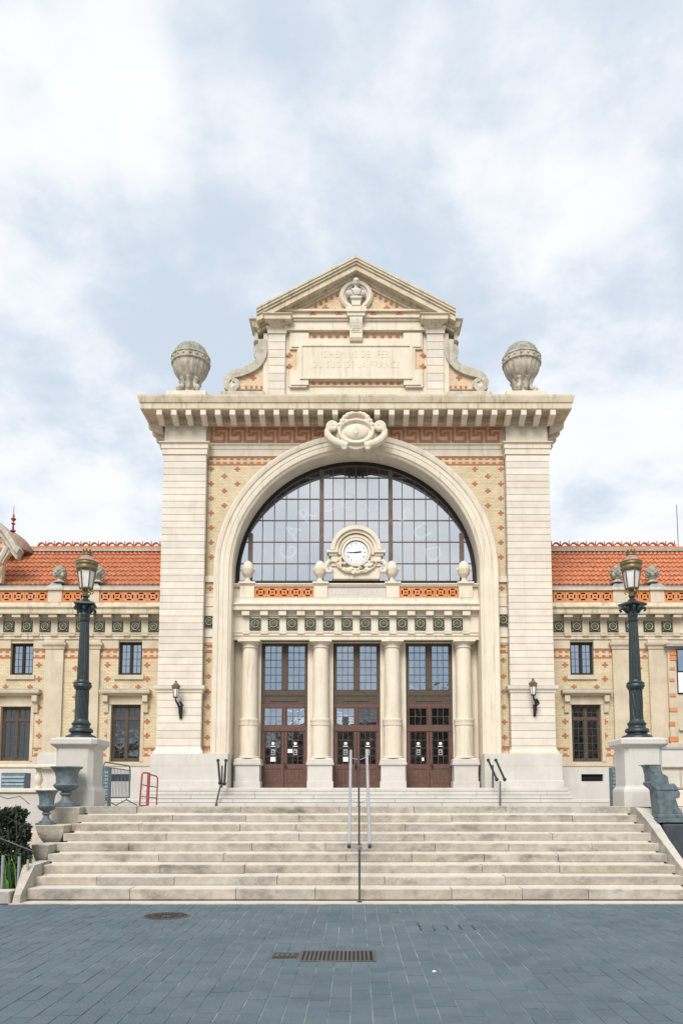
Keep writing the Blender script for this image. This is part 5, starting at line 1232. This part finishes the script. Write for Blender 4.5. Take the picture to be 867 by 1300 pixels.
def lamp_post():
    r = thing('lamp_post', 'x', 'lamp post', group='cast iron lamp posts flanking the steps')
    sc = YLc/955.6/4.81*1.005
    # heights from rows of a magnified strip; pitch correction is negligible here
    zb = Z(936.8, YLc)
    def h(cy): return Z(680+cy/4.81, YLc)-zb
    def L_(rows, seg, name, m, rf=None, smooth=True): return MB().lathe([(a*sc, h(b)) for a, b in rows], seg, rf=rf).build(name, m, r, smooth)
    L_([(90, 1236), (90, 1218), (86, 1212), (78, 1208), (60, 1200), (58, 1194), (70, 1188), (71, 1176), (66, 1168), (52, 1160), (50, 1150), (56, 1142), (56, 1134), (48, 1128), (44, 1118), (40, 1112)], 40, 'base', 'iron')
    n = 50; L_([(38, 1114)]+[(37, 1110-(1110-930)*i/n) for i in range(n+1)], 56, 'spiral_shaft', 'iron', rf=lambda a, z, j: 1+.17*abs(sin(a*5+z*8))-.08)
    L_([(38, 932), (46, 926), (48, 918), (54, 912), (54, 900), (50, 894), (54, 890), (48, 884), (40, 880), (37, 872)], 36, 'collar', 'iron')
    L_([(36, 880), (35.5, 860), (33, 740), (29, 600), (26, 512)], 80, 'fluted_shaft', 'iron', rf=lambda a, z, j: 1-.09*abs(sin(a*8)))
    cp = L_([(27, 516), (31, 508), (31, 500), (27, 496), (27, 486), (30, 480), (30, 470), (28, 464), (30, 450), (36, 430), (44, 416)], 32, 'capital', 'iron')
    q = MB()
    ab = 60*sc
    for k in range(4):
        a = k*pi/2+pi/4; c, s = cos(a), sin(a); P = lambda u, cy: (u*sc*c, u*sc*s, h(cy))
        q.tube([P(30, 462), P(40, 446), P(54, 432), P(68, 430), P(74, 440), P(70, 450), P(62, 448)], [.028, .032, .034, .032, .03, .026, .02], 8)
        a += pi/4; c, s = cos(a), sin(a); q.ell((40*sc*c, 40*sc*s, h(432)), (.045, .045, .08), 8, 6)
    q.build('leaf_volute', 'iron', cp, True)
    MB().lathe([(82*sc, h(418)), (86*sc, h(412)), (84*sc, h(404)), (50*sc, h(394))], 4, a0=pi/4, rf=lambda a, z, j: 1).build('abacus', 'iron', cp)
    L_([(50, 400), (34, 392), (24, 380), (15, 372), (13, 366)], 24, 'neck', 'iron')
    # lantern
    lf = L_([(13, 368), (22, 362), (24, 352), (12, 346), (12, 334), (20, 326), (30, 322), (38, 318), (40, 312), (36, 308), (30, 306)], 24, 'lantern_cup', 'gold')
    seg = 6; L_([(33, 322), (36, 305), (50, 215), (51, 205)], seg, 'lantern_glass', 'lamp', smooth=False)
    q = MB()
    for k in range(6):
        a = 2*pi*k/6; c, s = cos(a), sin(a); q.tube([(37*sc*c, 37*sc*s, h(318)), (54*sc*c, 54*sc*s, h(205))], .016, 6)
        q.tube([(30*sc*c, 30*sc*s, h(330)), (42*sc*c, 42*sc*s, h(326)), (44*sc*c, 44*sc*s, h(336)), (34*sc*c, 34*sc*s, h(345))], .011, 6)
    q.build('rib', 'gold', lf, True)
    L_([(51, 208), (56, 203), (63, 197), (65, 186), (62, 178), (68, 166), (65, 158), (68, 152), (60, 148)], 36, 'lantern_crown_ring', 'gold')
    L_([(62, 152), (56, 144), (46, 136), (34, 124), (26, 116), (22, 110)], 36, 'lantern_dome', 'copper')
    q = MB()
    for k in range(24): a = 2*pi*k/24; q.ell((63*sc*cos(a), 63*sc*sin(a), h(149)), (.016, .016, .02), 6, 4)
    q.build('beading', 'copper', r, True)
    cr_ = L_([(24, 112), (28, 106), (27, 100), (20, 98), (18, 94)], 24, 'finial_cup', 'gold')
    q = MB()
    for k in range(8):
        a = 2*pi*k/8; c, s = cos(a), sin(a); q.tube([(20*sc*c, 20*sc*s, h(98)), (27*sc*c, 27*sc*s, h(86)), (29*sc*c, 29*sc*s, h(76))], [.02, .024, .014], 6)
    q.build('finial_leaf', 'gold', cr_, True)
    return r
(pxl, pzl) = pedestal(-1); (pxr, pzr) = pedestal(1)
lp = lamp_post(); lp.location = (pxl, YLc, pzl-.03); lp['label'] = 'green-black iron lamp post with twisted shaft on the left pedestal'; lp.rotation_euler = (0, 0, .2)
dup(lp, (pxr, YLc, pzr-.03), 'green-black iron lamp post with twisted shaft on the right pedestal', rz=.55)
# wall lanterns
def wall_lantern():
    r = thing('wall_lantern', 'x', 'lantern', group='bracketed wall lanterns on the great pilasters'); k = H(1, 880, 34.4)
    q = MB().tube([(3*k, .48, -15*k), (3*k, .30, -12*k), (3*k, .2, -6*k), (2*k, .05, -2*k), (-.5*k, 0, 2*k), (-1.2*k, 0, 6*k)], [.06, .07, .06, .06, .045, .03], 8)
    q.tube([(3*k, .2, -6*k), (6.5*k, .2, -3*k), (5*k, .15, 0), (3*k, .1, 2*k)], [.07, .07, .06, .04], 8); q.box(1.4*k, 4.8*k, .42, .52, -19*k, -4*k); q.ell((3*k, .35, -14*k), (1.8*k, .12, 3*k), 8, 6)
    q.build('bracket', 'black', r, True)
    c = -1.0*k
    MB().lathe([(2.6*k, 7*k), (3.4*k, 10*k), (4.3*k, 17*k)], 6, (c, 0, 0)).build('glass', 'lamp', r)
    MB().lathe([(3.1*k, 6*k), (3.1*k, 7.2*k), (1.2*k, 7.3*k)], 12, (c, 0, 0)).build('cup', 'black', r)
    MB().lathe([(4.4*k, 17*k), (5.6*k, 21*k), (5.8*k, 22*k), (4*k, 23.2*k), (2.2*k, 25*k), (1.3*k, 26*k), (1.6*k, 27.5*k), (.4*k, 28*k)], 6, (c, 0, 0)).build('cap', 'gold', r)
    q = MB()
    for j in range(6): a = 2*pi*j/6; q.tube([(c+2.9*k*cos(a), 2.9*k*sin(a), 7*k), (c+4.6*k*cos(a), 4.6*k*sin(a), 18*k)], .012, 5)
    q.build('rib', 'black', r, True)
    return r
wl = wall_lantern(); wl.location = (X(224.3, 885, 34.4), 34.4, Z(892, 34.4)); wl['label'] = 'small wall lantern with brass cap on the left pilaster'
dup(wl, (X(680.5, 885, 34.4)-.1, 34.4, Z(889, 34.4)), 'small wall lantern with brass cap on the right pilaster').scale = (1, 1, 1)

# ================================================================== CHEEK WALLS, URNS, BALUSTRADE
lc = thing('left_cheek_wall', 'stepped stone cheek wall with rounded blocks left of the steps', 'wall', (-5.6, 13.5, 0)); Bl = lambda mb, name, m, parent=lc, smooth=False: W(mb, lc).build(name, m, parent, smooth)
lc.name = 'cheek_wall'
def cheekblock(x0, x1, y0, y1, z0, z1, sw=.08):
    # block whose front swells like a corbelled bowl
    q = MB(); n = 6
    prof = [(-sw*(1-(j/n)) if 0 else -sw*(1-((n-j)/n)**0), 0) for j in range(n+1)]
    rows_ = []
    for j in range(n+1):
        t_ = j/n; o_ = -sw*(1-t_)**1.6; rows_.append((o_, z0+(z1-z0)*t_*.8))
    rows_ += [(.012, z1-.06*(z1-z0)), (.012, z1-.01), (0, z1)]
    return MB().ubelt(rows_, x0, x1, y0, y1, ring=True)
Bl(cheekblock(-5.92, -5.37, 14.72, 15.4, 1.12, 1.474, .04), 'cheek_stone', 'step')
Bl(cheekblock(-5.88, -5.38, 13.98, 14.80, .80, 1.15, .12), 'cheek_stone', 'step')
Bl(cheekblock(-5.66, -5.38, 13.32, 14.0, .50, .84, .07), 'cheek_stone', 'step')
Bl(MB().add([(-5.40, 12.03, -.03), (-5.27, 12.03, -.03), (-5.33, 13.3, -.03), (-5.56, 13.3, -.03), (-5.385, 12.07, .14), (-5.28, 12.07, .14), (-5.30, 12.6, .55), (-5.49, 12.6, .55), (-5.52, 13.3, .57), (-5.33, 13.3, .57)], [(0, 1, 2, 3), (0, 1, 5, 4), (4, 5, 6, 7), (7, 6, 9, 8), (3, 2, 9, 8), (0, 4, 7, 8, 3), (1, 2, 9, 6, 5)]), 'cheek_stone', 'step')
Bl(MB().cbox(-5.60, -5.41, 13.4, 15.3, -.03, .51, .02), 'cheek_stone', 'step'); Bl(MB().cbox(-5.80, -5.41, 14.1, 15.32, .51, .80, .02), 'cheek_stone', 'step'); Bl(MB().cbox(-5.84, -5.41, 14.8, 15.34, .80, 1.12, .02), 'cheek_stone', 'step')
Bl(MB().box(-6.30, -5.61, 14.3, 15.3, -.03, 1.0), 'retaining_face', 'stone')
rc = thing('cheek_wall', 'sloping curved stone cheek wall right of the steps', 'wall', (5.6, 13.5, 0)); Br = lambda mb, name, m, parent=rc, smooth=False: W(mb, rc).build(name, m, parent, smooth)
n = 7
ys_ = [15.2, 14.75, 14.2, 13.6, 13.0, 12.4, 11.9]; tops = [1.475, 1.47, 1.24, .92, .62, .33, .12]
ox = [5.86, 5.78, 5.66, 5.62, 5.60, 5.58, 5.58]
for i in range(n-1):
    ya_, yb_ = ys_[i], ys_[i+1]; g_ = .004
    vs = [(5.40, ya_-g_, -.03), (ox[i], ya_-g_, -.03), (ox[i+1], yb_+g_, -.03), (5.40, yb_+g_, -.03), (5.43, ya_-g_, tops[i]), (ox[i]-.02, ya_-g_, tops[i]-.03), (ox[i+1]-.02, yb_+g_, tops[i+1]-.03), (5.43, yb_+g_, tops[i+1])]
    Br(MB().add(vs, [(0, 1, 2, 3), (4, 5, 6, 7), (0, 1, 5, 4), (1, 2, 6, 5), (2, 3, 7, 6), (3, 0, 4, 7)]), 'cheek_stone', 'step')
Br(MB().cbox(5.67, 7.2, 14.0, 14.75, .3, 1.17, .03), 'urn_plinth', 'dslate'); Br(MB().box(5.68, 7.3, 14.3, 16.9, -.05, 1.1), 'retaining_face', 'dslate')
def garden_urn():
    r = thing('garden_urn', 'x', 'urn', group='blue-grey urns on the left cheek wall')
    MB().cbox(-.22, .22, -.22, .22, 0, .05, .01).build('foot_plate', 'urn', r)
    MB().lathe([(.20, .05), (.20, .08), (.13, .11), (.085, .17), (.075, .22), (.12, .25), (.12, .28), (.085, .30), (.09, .32)], 28).build('stem', 'urn', r, True)
    MB().lathe([(.09, .31), (.17, .345), (.225, .40), (.24, .44), (.225, .465)], 72, rf=lambda a, z, j: 1+.05*abs(sin(a*12))).build('gadrooned_bowl', 'urn', r, True)
    MB().lathe([(.215, .46), (.20, .50), (.205, .60), (.225, .69), (.26, .755), (.30, .785), (.315, .80), (.31, .82), (.27, .82), (.22, .76), (.19, .62), (.17, .5), (.01, .49)], 48).build('body', 'urn', r, True)
    return r
gu = garden_urn(); gu.location = (X(84.5, 1000, 15.05), 15.05, 1.474); gu['label'] = 'larger blue-grey urn on the top block of the left cheek wall'; gu.scale = (.98, .98, .97)
dup(gu, (X(59.5, 1030, 14.25), 14.25, 1.15), 'smaller blue-grey urn one block lower on the left cheek wall', scale=(.66, .66, .79))
# broken urn right: lathed body cut to a stepped right side
bu2 = thing('broken_urn', 'broken blue-grey urn with stepped right side by the right cheek wall', 'urn', (5.84, 14.35, 1.175))
ol = [(0, 78), (20, 100), (35, 160), (40, 220), (22, 232), (28, 250), (60, 275), (85, 290), (90, 350), (100, 420), (112, 498), (330, 498), (290, 440), (265, 370), (300, 360), (305, 320), (290, 300), (275, 260), (250, 238), (225, 245), (200, 240), (190, 180), (165, 165), (140, 155), (125, 120), (120, 78)]
def UP(x, y): return (X(815+x/6.85, 960+y/6.85, 14.35)-5.84, Z(960+y/6.85, 14.35)-1.175)
pts = [UP(*p) for p in ol]; n = len(pts); cxx = sum(p[0] for p in pts)/n; vs = []
for yy, k_ in ((-.19, .88), (-.14, .97), (-.06, 1), (.06, 1), (.14, .97), (.19, .88)):
    for x, z in pts: vs.append((cxx+(x-cxx)*k_, yy, z))
fs = [(j*n+i, j*n+(i+1) % n, (j+1)*n+(i+1) % n, (j+1)*n+i) for j in range(5) for i in range(n)]+[tuple(range(n)), tuple(range(5*n, 6*n))]
MB().add(vs, fs).build('body', 'urn', bu2, True)
(xa0, za0), (xb0, zb1) = UP(0, 82), UP(122, 76); MB().cbox(xa0-.01, xb0+.01, -.2, .2, za0, zb1, .008).build('rim', 'urn', bu2)
(xa0, za0), (xb0, zb1) = UP(90, 290), UP(310, 282); MB().cbox(xa0, xb0, -.21, .21, za0-.01, zb1, .006).build('band', 'urn', bu2)
(xa0, za0), (xb0, zb1) = UP(88, 575), UP(380, 500); h = (zb1-za0)/2; MB().cbox(xa0, xb0+.3, -.28, .28, za0, za0+h, .012).cbox(xa0+.03, xb0+.28, -.24, .24, za0+h, zb1, .012).build('foot_plate', 'urn', bu2)
bx, bz = UP(68, 148); MB().ell((bx, -.17, bz), (.018, .03, .018), 8, 6).build('boss', 'dark', bu2)
# balustrade and retaining wall left
YB = 17.0
bl = thing('stone_balustrade', 'pale stone balustrade at the left edge behind the urns', 'balustrade', (-8, YB, 1.2)); Bb = lambda mb, name, m, parent=bl, smooth=False: W(mb, bl).build(name, m, parent, smooth)
zT, zTb, zB = Z(972, YB), Z(975.5, YB), Z(1001, YB)
Bb(MB().cbox(-12, -6.35, YB-.18, YB+.18, zTb, zT+.02, .02), 'top_rail', 'stone'); Bb(MB().cbox(-12, -6.6, YB-.17, YB+.17, zB-.10, zB, .02), 'bottom_rail', 'stone')
for px in (49.5, -12, -50):
    x = X(px, 985, YB); hb = zTb-zB; Bb(MB().lathe([(.075, 0), (.075, .04), (.05, .06), (.075, .12), (.095, .19), (.085, .26), (.055, .34), (.045, .40), (.07, .43), (.07, hb)], 16, (x, YB, zB)), 'baluster', 'stone', smooth=True)
Bb(MB().box(-12, -6.5, YB-.12, YB+.2, -.05, zB-.10), 'wall', 'stone_w')
# grey slatted cabinet visible behind balustrade and between pedestal and wing
for i, (px0, px1, p0, p1, Y, lb) in enumerate(((2, 32, 981, 1003, 22, 'grey blue louvred cabinet seen through the left balustrade'), (126, 138, 975, 1004, 30, 'green louvred cabinet partly hidden behind the left lamp pedestal'), (777, 787, 974, 1004, 30, 'green louvred cabinet partly hidden behind the right lamp pedestal'))):
    x0, x1_ = X(px0, 990, Y), X(px1, 990, Y); z0, z1 = 1.2, Z(p0, Y); r = thing('louvred_cabinet', lb, 'cabinet', ((x0+x1_)/2, Y, z0), group='grey green louvred cabinets')
    w2 = (x1_-x0)/2; h = z1-z0; MB().box(-w2, w2, 0, .4, 0, h).build('case', 'galv', r); 
    n = 10
    for k in range(n): MB().prism_x([(-.03, h*.05+k*h*.9/n), (0, h*.05+(k+.7)*h*.9/n), (0, h*.05+k*h*.9/n)], -w2*.95, w2*.95).build('louvre', 'galv', r)
# right background wall
YR_ = 19.0; rw = thing('terrace_wall', 'low pale stone wall with panels behind the broken urn', 'wall', (8, YR_, 1.2)); 
x0 = X(832, 980, YR_)
W(MB().box(x0-.1, 14, YR_, YR_+.3, 1.0, Z(972, YR_)), rw).build('wall', M['wst'], rw); W(MB().cbox(x0-.3, 14, YR_-.08, YR_+.38, Z(974.5, YR_), Z(971.5, YR_), .015), rw).build('coping', M['stone_w'], rw)
for px0, px1 in ((836, 862), (864, 900)): W(MB().cbox(X(px0, 990, YR_), X(px1, 990, YR_), YR_-.03, YR_+.02, Z(1000, YR_), Z(979, YR_), .01), rw).build('panel', M['stone_w'], rw)
W(MB().cbox(x0-.4, 14, YR_-.4, YR_+.1, 1.0, Z(1003, YR_-.4), .02), rw).build('ledge', M['stone'], rw)
YR2 = 34.2; rw = thing('forecourt_wall', 'plain low stone wall in front of the right end bay', 'wall', (14, YR2, 1.2)); W(MB().box(X(835, 960, YR2), 20, YR2, YR2+.3, 1.0, Z(951, YR2)), rw).build('wall', M['stone_w'], rw); W(MB().box(X(833, 960, YR2), 20, YR2-.06, YR2+.36, Z(951, YR2), Z(948.6, YR2)), rw).build('coping', M['zinc'], rw)

for x0, x1_ in ((5.75, 24), (-24, -12)): 
    rw = thing('retaining_wall', 'pale stone retaining wall holding the terrace ' + ('right' if x0 > 0 else 'far left') + ' of the steps', 'wall', (x0, 17.1, 0)); n = int((x1_-x0)/1.5)
    for j in range(3):
        for i in range(n): W(MB().cbox(x0+(x1_-x0)*i/n+.004, x0+(x1_-x0)*(i+1)/n-.004, 16.95, 17.4, -.05+j*.5, .445+j*.5-(.01 if j == 2 else 0), .012), rw).build('stone_block', M['stone_w'], rw)
# ================================================================== RAILINGS, BARRIERS
hr = thing('central_handrail', 'double steel handrail on thin posts up the middle of the steps', 'handrail', (.04, 12.1, 0))
def Hq(px, py, Y): return Vector((X(px, py, Y)-.04, Y-12.1, Z(py, Y)))
Ya, Yb, Yc_ = 12.15, 13.5, 15.15
p1 = Hq(455.7, 1143, Ya); p1.z = 0.012
Pf = [(443.2, 1074.5, 469.2)]
A0l, A0r = Hq(443.2, 1074, Ya), Hq(469.3, 1074, Ya); A2l, A2r = Hq(445.3, 953.5, 15.35), Hq(465.6, 952.5, 15.35)
for nm, a, b in (('rail', A0l, A2l), ('rail', A0r, A2r)):
    o = MB().tube([a, a.lerp(b, .5), b], .027, 12).build(nm, 'steel', hr, True); MB().tube([a-(b-a).normalized()*.03, a+(b-a).normalized()*.03], .030, 12).build('end_cap', 'post', o, True); MB().ell(tuple(b), (.03, .03, .03), 12, 8).build('end_ball', 'steel', o, True)
def post(t_, zg, top=0, r=.018, m='post'):
    l, rr_ = A0l.lerp(A2l, t_), A0r.lerp(A2r, t_); mid = (l+rr_)/2; dz = .055
    o = MB().tube([(mid.x, mid.y, zg), (mid.x, mid.y, mid.z-dz+top)], r, 10).build('post', m, hr, True)
    MB().tube([l, l+Vector((.03, 0, -.035)), mid+Vector((-.05, 0, -dz-.01)), mid+Vector((0, 0, -dz-.02)), mid+Vector((.05, 0, -dz-.01)), rr_+Vector((-.03, 0, -.035)), rr_], .007, 6).build('saddle', 'steel', o, True)
    MB().lathe([(.045, 0), (.045, .01), (.02, .012)], 14, (mid.x, mid.y, zg)).build('base_flange', 'post', o, True)
    return mid
post(.0, .012); post(.44, .82); post(.93, 1.474, r=.02, m='post')
# small double handrails beside the upper steps
def side_rail(s, P, lb):
    r = thing('side_handrail', lb, 'handrail', (X(P['c'], 1000, 32.5), 32.5, 1.2), group='small black handrails beside the upper steps'); l = r.location
    V = lambda px, py, Y: Vector((X(px, py, Y)-l[0], Y-l[1], Z(py, Y)-l[2]))
    for a, b in P['rails']: o = MB().tube([V(*a), V(*b)], .05, 8).build('rail', 'black', r, True); MB().ell(tuple(V(*b)), (.085, .085, .085), 8, 6).build('end_ball', 'black', o, True); MB().ell(tuple(V(*a)), (.08, .08, .08), 8, 6).build('end_ball', 'black', o, True)
    for a, b in P['posts']: MB().tube([V(*a), V(*b)], .04, 8).build('post', 'post', r, True)
side_rail(-1, dict(c=280, rails=[((277, 965.5, 34), (279.5, 994, 32.3)), ((287, 965.5, 34), (285, 995, 32.3))], posts=[((282.2, 972, 33.9), (281.8, 1001.5, 33.9)), ((280.2, 997, 32.3), (274, 1023, 31.9))]), 'thin black double handrail at the left end of the upper steps')
side_rail(1, dict(c=628, rails=[((619.5, 965, 34), (630.3, 989.5, 32.3)), ((629.2, 965, 34), (640.3, 989.5, 32.3))], posts=[((625.3, 971, 33.9), (625.3, 1001, 33.9)), ((634.6, 992, 32.3), (634.5, 1022, 31.9))]), 'thin black double handrail at the right end of the upper steps')
def barrier(a, b, h, nb, m, name, lb, feet=True, gz=1.42):
    r = thing(name, lb, 'barrier', (a[0], a[1], gz)); A_ = Vector((0, 0, 0)); D = Vector((b[0]-a[0], b[1]-a[1], 0)); P = lambda u, z: A_+D*u+Vector((0, 0, z))
    L_ = D.length; z0 = .22
    MB().tube([P(0, z0), P(0, h-.1), P(.03, h-.02), P(.06, h), P(.94, h), P(.97, h-.02), P(1, h-.1), P(1, z0), P(0, z0)], .019, 8).build('frame', m, r, True)
    for k in range(nb): u = (k+1)/(nb+1); MB().tube([P(u, z0), P(u, h-.12)], .009, 6).build('bar', m, r, True)
    MB().tube([P(0, h-.12), P(1, h-.12)], .013, 6).build('top_bar', m, r, True)
    n_ = Vector((-D.y, D.x, 0)).normalized()
    if feet:
        for u in (.12, .88): MB().tube([P(u, 0)+n_*.3, P(u, .16), P(u, .22), P(u, .16), P(u, 0)-n_*.3], .017, 6).build('foot', m, r, True)
barrier((X(131, 1000, 18.6), 18.6), (X(165, 1000, 21.3), 21.3), 1.10, 17, 'galv', 'crowd_barrier', 'galvanised steel crowd barrier behind the left end of the steps', gz=1.42)
r = thing('red_barrier', 'small open barrier of red tubes on the terrace left of the arch', 'barrier', (X(190, 1000, 26), 26, 1.28)); l = r.location; V = lambda px, py, Y: Vector((X(px, py, Y)-l[0], Y-l[1], Z(py, Y)-l[2]))
MB().tube([V(177.5, 1023, 26), V(180.8, 983, 26), V(182.5, 981, 26.2), V(189.5, 981.5, 27)], .03, 8).build('frame', 'redp', r, True); MB().tube([V(187.3, 1023, 26), V(189.5, 981, 26)], .055, 8).build('post', 'redp', r, True)
MB().tube([V(190, 983, 26.3), V(199, 985.5, 28), V(200.5, 988, 28.1), V(199, 1022, 28)], .026, 8).build('frame', 'redp', r, True)
for p0, p1 in (((179, 996, 26), (199.5, 999.5, 28)), ((178, 1011, 26), (199, 1013, 28)), ((177.6, 1022.5, 26), (187.3, 1022.5, 26))): MB().tube([V(*p0), V(*p1)], .018, 6).build('cross_bar', 'post', r, True)

# ================================================================== GARDEN LEFT
def leafcloud(name, m, pts, s0, n, seed, parent=None, up=False):
    rg = random.Random(seed); q = MB()
    for _ in range(n):
        c, rad = rg.choice(pts); 
        while True:
            d = Vector([rg.uniform(-1, 1) for _ in range(3)])
            if d.length < 1: break
        p = Vector(c)+Vector((d.x*rad[0], d.y*rad[1], d.z*rad[2])); s = s0*rg.uniform(.5, 1.3)
        a = Vector([rg.uniform(-1, 1) for _ in range(3)]); 
        if up: a.z = abs(a.z)+1.2
        a.normalize(); b = a.cross(Vector([rg.uniform(-1, 1) for _ in range(3)])).normalized()
        q.add([p-a*s, p+b*s*.35-a*s*.2, p+b*s*.3+a*s*.5, p+a*s, p-b*s*.3+a*s*.5, p-b*s*.35-a*s*.2], [(0, 1, 2, 3, 4, 5)])
    return q.build(name, m, parent)
cb_ = thing('planter_kerb', 'low weathered stone kerb edging the garden bed at left', 'kerb', (-6.6, 12.1, 0)); 
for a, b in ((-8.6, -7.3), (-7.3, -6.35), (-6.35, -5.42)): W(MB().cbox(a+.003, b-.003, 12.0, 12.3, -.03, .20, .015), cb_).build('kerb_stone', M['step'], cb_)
W(MB().box(-10, -5.46, 12.3, 16.9, -.05, .12), bpy.data.objects['ground']).build('garden_bed', M['soil'], None, kind='structure')
sh = thing('shrub', 'dark glossy shrub leaning over the garden bed at the left edge', 'shrub', (-6.08, 13.1, .1))
leafcloud('foliage', 'leaf', [((.42, -.1, .55), (.12, .2, .25)), ((.42, -.1, .95), (.08, .2, .18)), ((.05, 0, 1.2), (.13, .2, .2)), ((-.2, 0, 1.3), (.12, .2, .16)), ((.22, .1, 1.0), (.14, .2, .22)), ((.05, .1, .85), (.30, .3, .25)), ((-.2, 0, .7), (.3, .3, .3)), ((.1, .1, .5), (.32, .3, .3)), ((.2, .1, 1.28), (.16, .2, .12)), ((-.1, 0, .3), (.4, .3, .25)), ((.2, .1, .25), (.28, .3, .2))], .05, 5200, 4, sh)
for k in range(9):
    a = -.3+.08*k; MB().tube([(a, random.uniform(-.2, .2), 0), (a*.8+.05, 0, .5), (a*.8+.1*sin(k), -.1, 1.1), (a*.9+.22*cos(k*2), -.15, 1.35+.12*sin(k*3))], [.016, .014, .009, .003], 6).build('stem', 'bark', sh, True)
gr = thing('strap_leaf_plant', 'clump of upright bright green strap leaves behind the kerb', 'plant', (-5.78, 12.6, .1))
for k in range(70):
    x = random.uniform(-.45, .32); y = random.uniform(-.15, .35); h = random.uniform(.25, .68); lx = random.uniform(-.18, .18); wd = random.uniform(.010, .02)
    MB().add([(x-wd, y, 0), (x+wd, y, 0), (x+lx*.3+wd, y, h*.6), (x+lx, y-.03, h), (x+lx*.3-wd, y, h*.6)], [(0, 1, 2, 3, 4)]).build('leaf', 'leaf2' if k % 3 == 0 else 'leaf', gr)
rl_ = thing('garden_railing', 'dark iron railing with pale green posts beside the left steps', 'railing', (-5.9, 12.5, .1))
rx = [X(4, 1100, 12.5), X(24.5, 1100, 12.5), X(39, 1100, 12.6)]
for k in range(8): MB().tube([(-.62+.085*k, .02, .06), (-.62+.085*k, .02, .70-.02*k)], .006, 6).build('bar', 'black', rl_, True)
for i, x in enumerate(rx): MB().tube([(x+5.9, 0, 0), (x+5.9, 0, (.62, .60, .55)[i])], (.025, .022, .02)[i], 8).build('post', 'zinc' if i < 2 else 'step', rl_, True); 
MB().tube([(-1.2, .0, .86), (X(0, 1063, 12.5)+5.9, 0, Z(1064, 12.5)-.1), (X(43, 1080, 12.5)+5.9, 0, Z(1081, 12.5)-.1)], .016, 8).build('hand_rail', 'black', rl_, True); MB().tube([(-1.2, 0, .06), (X(34, 1120, 12.5)+5.9, 0, .08)], .014, 8).build('bottom_rail', 'black', rl_, True)
MB().tube([(X(-2, 1007, 12.8)+5.9, .3, Z(1010, 12.8)-.1), (X(10, 1016, 12.8)+5.9, .3, Z(1014, 12.8)-.1), (X(26, 1013, 12.8)+5.9, .3, Z(1011, 12.8)-.1), (X(38, 1020, 12.8)+5.9, .3, Z(1021, 12.8)-.1)], .006, 6).build('wire', 'black', rl_, True)

# ================================================================== ACROSS THE SQUARE (unseen, added for the door glass to reflect)
def reflection_house(x0, x1, y, h, m, lb, nwin, rows_, rm='zinc'):
    r = thing('townhouse', lb, 'building', ((x0+x1)/2, y, 0)); w2 = (x1-x0)/2
    MB().box(-w2, w2, -10, 0, -.05, h).build('wall', m, r); MB().prism_x([(-10.3, h), (.3, h), (.3, h+.3), (-5, h+2.2), (-10.3, h+.3)], -w2-.2, w2+.2).build('roof', rm, r)
    for i in range(nwin):
        for j in range(rows_): x = -w2+(i+.5)*2*w2/nwin; z = 1.2+j*3.1; o = MB().box(x-.6, x+.6, .0, .06, z, z+1.8).build('window', 'dark', r); MB().box(x-1.05, x-.62, .02, .1, z, z+1.8).box(x+.62, x+1.05, .02, .1, z, z+1.8).build('shutter', 'galv', o)
reflection_house(-34, -9, -24, 7.5, 'wst', 'low cream townhouse added behind the viewer for the door glass to reflect', 6, 2); reflection_house(-8.6, 5, -24, 10.5, 'brick', 'tall buff townhouse added behind the viewer for the door glass to reflect', 4, 3); reflection_house(5.4, 34, -24, 13.5, 'wst', 'tallest cream townhouse added behind the viewer for the door glass to reflect', 8, 4)
tr_ = thing('reflection_tree', 'broad leafy tree added behind the viewer for the door glass to reflect', 'tree', (9, -14, 0)); MB().tube([(0, 0, -.1), (.1, 0, 3), (0, .1, 6), (.2, 0, 9)], [.35, .28, .2, .08], 10).build('trunk', 'bark', tr_, True)
for k in range(7): a = k*.9; MB().tube([(0, 0, 4+.5*k), (1.4*cos(a), 1.4*sin(a), 6+.6*k), (2.8*cos(a), 2.8*sin(a), 7.5+.7*k)], [.12, .08, .03], 6).build('limb', 'bark', tr_, True)
leafcloud('crown', 'leaf', [((2.6*cos(k*.9), 2.6*sin(k*.9), 7.5+.8*k), (1.7, 1.7, 1.3)) for k in range(7)]+[((0, 0, 11.5), (2, 2, 2))], .28, 3000, 8, tr_)
print('objects', len(bpy.data.objects))
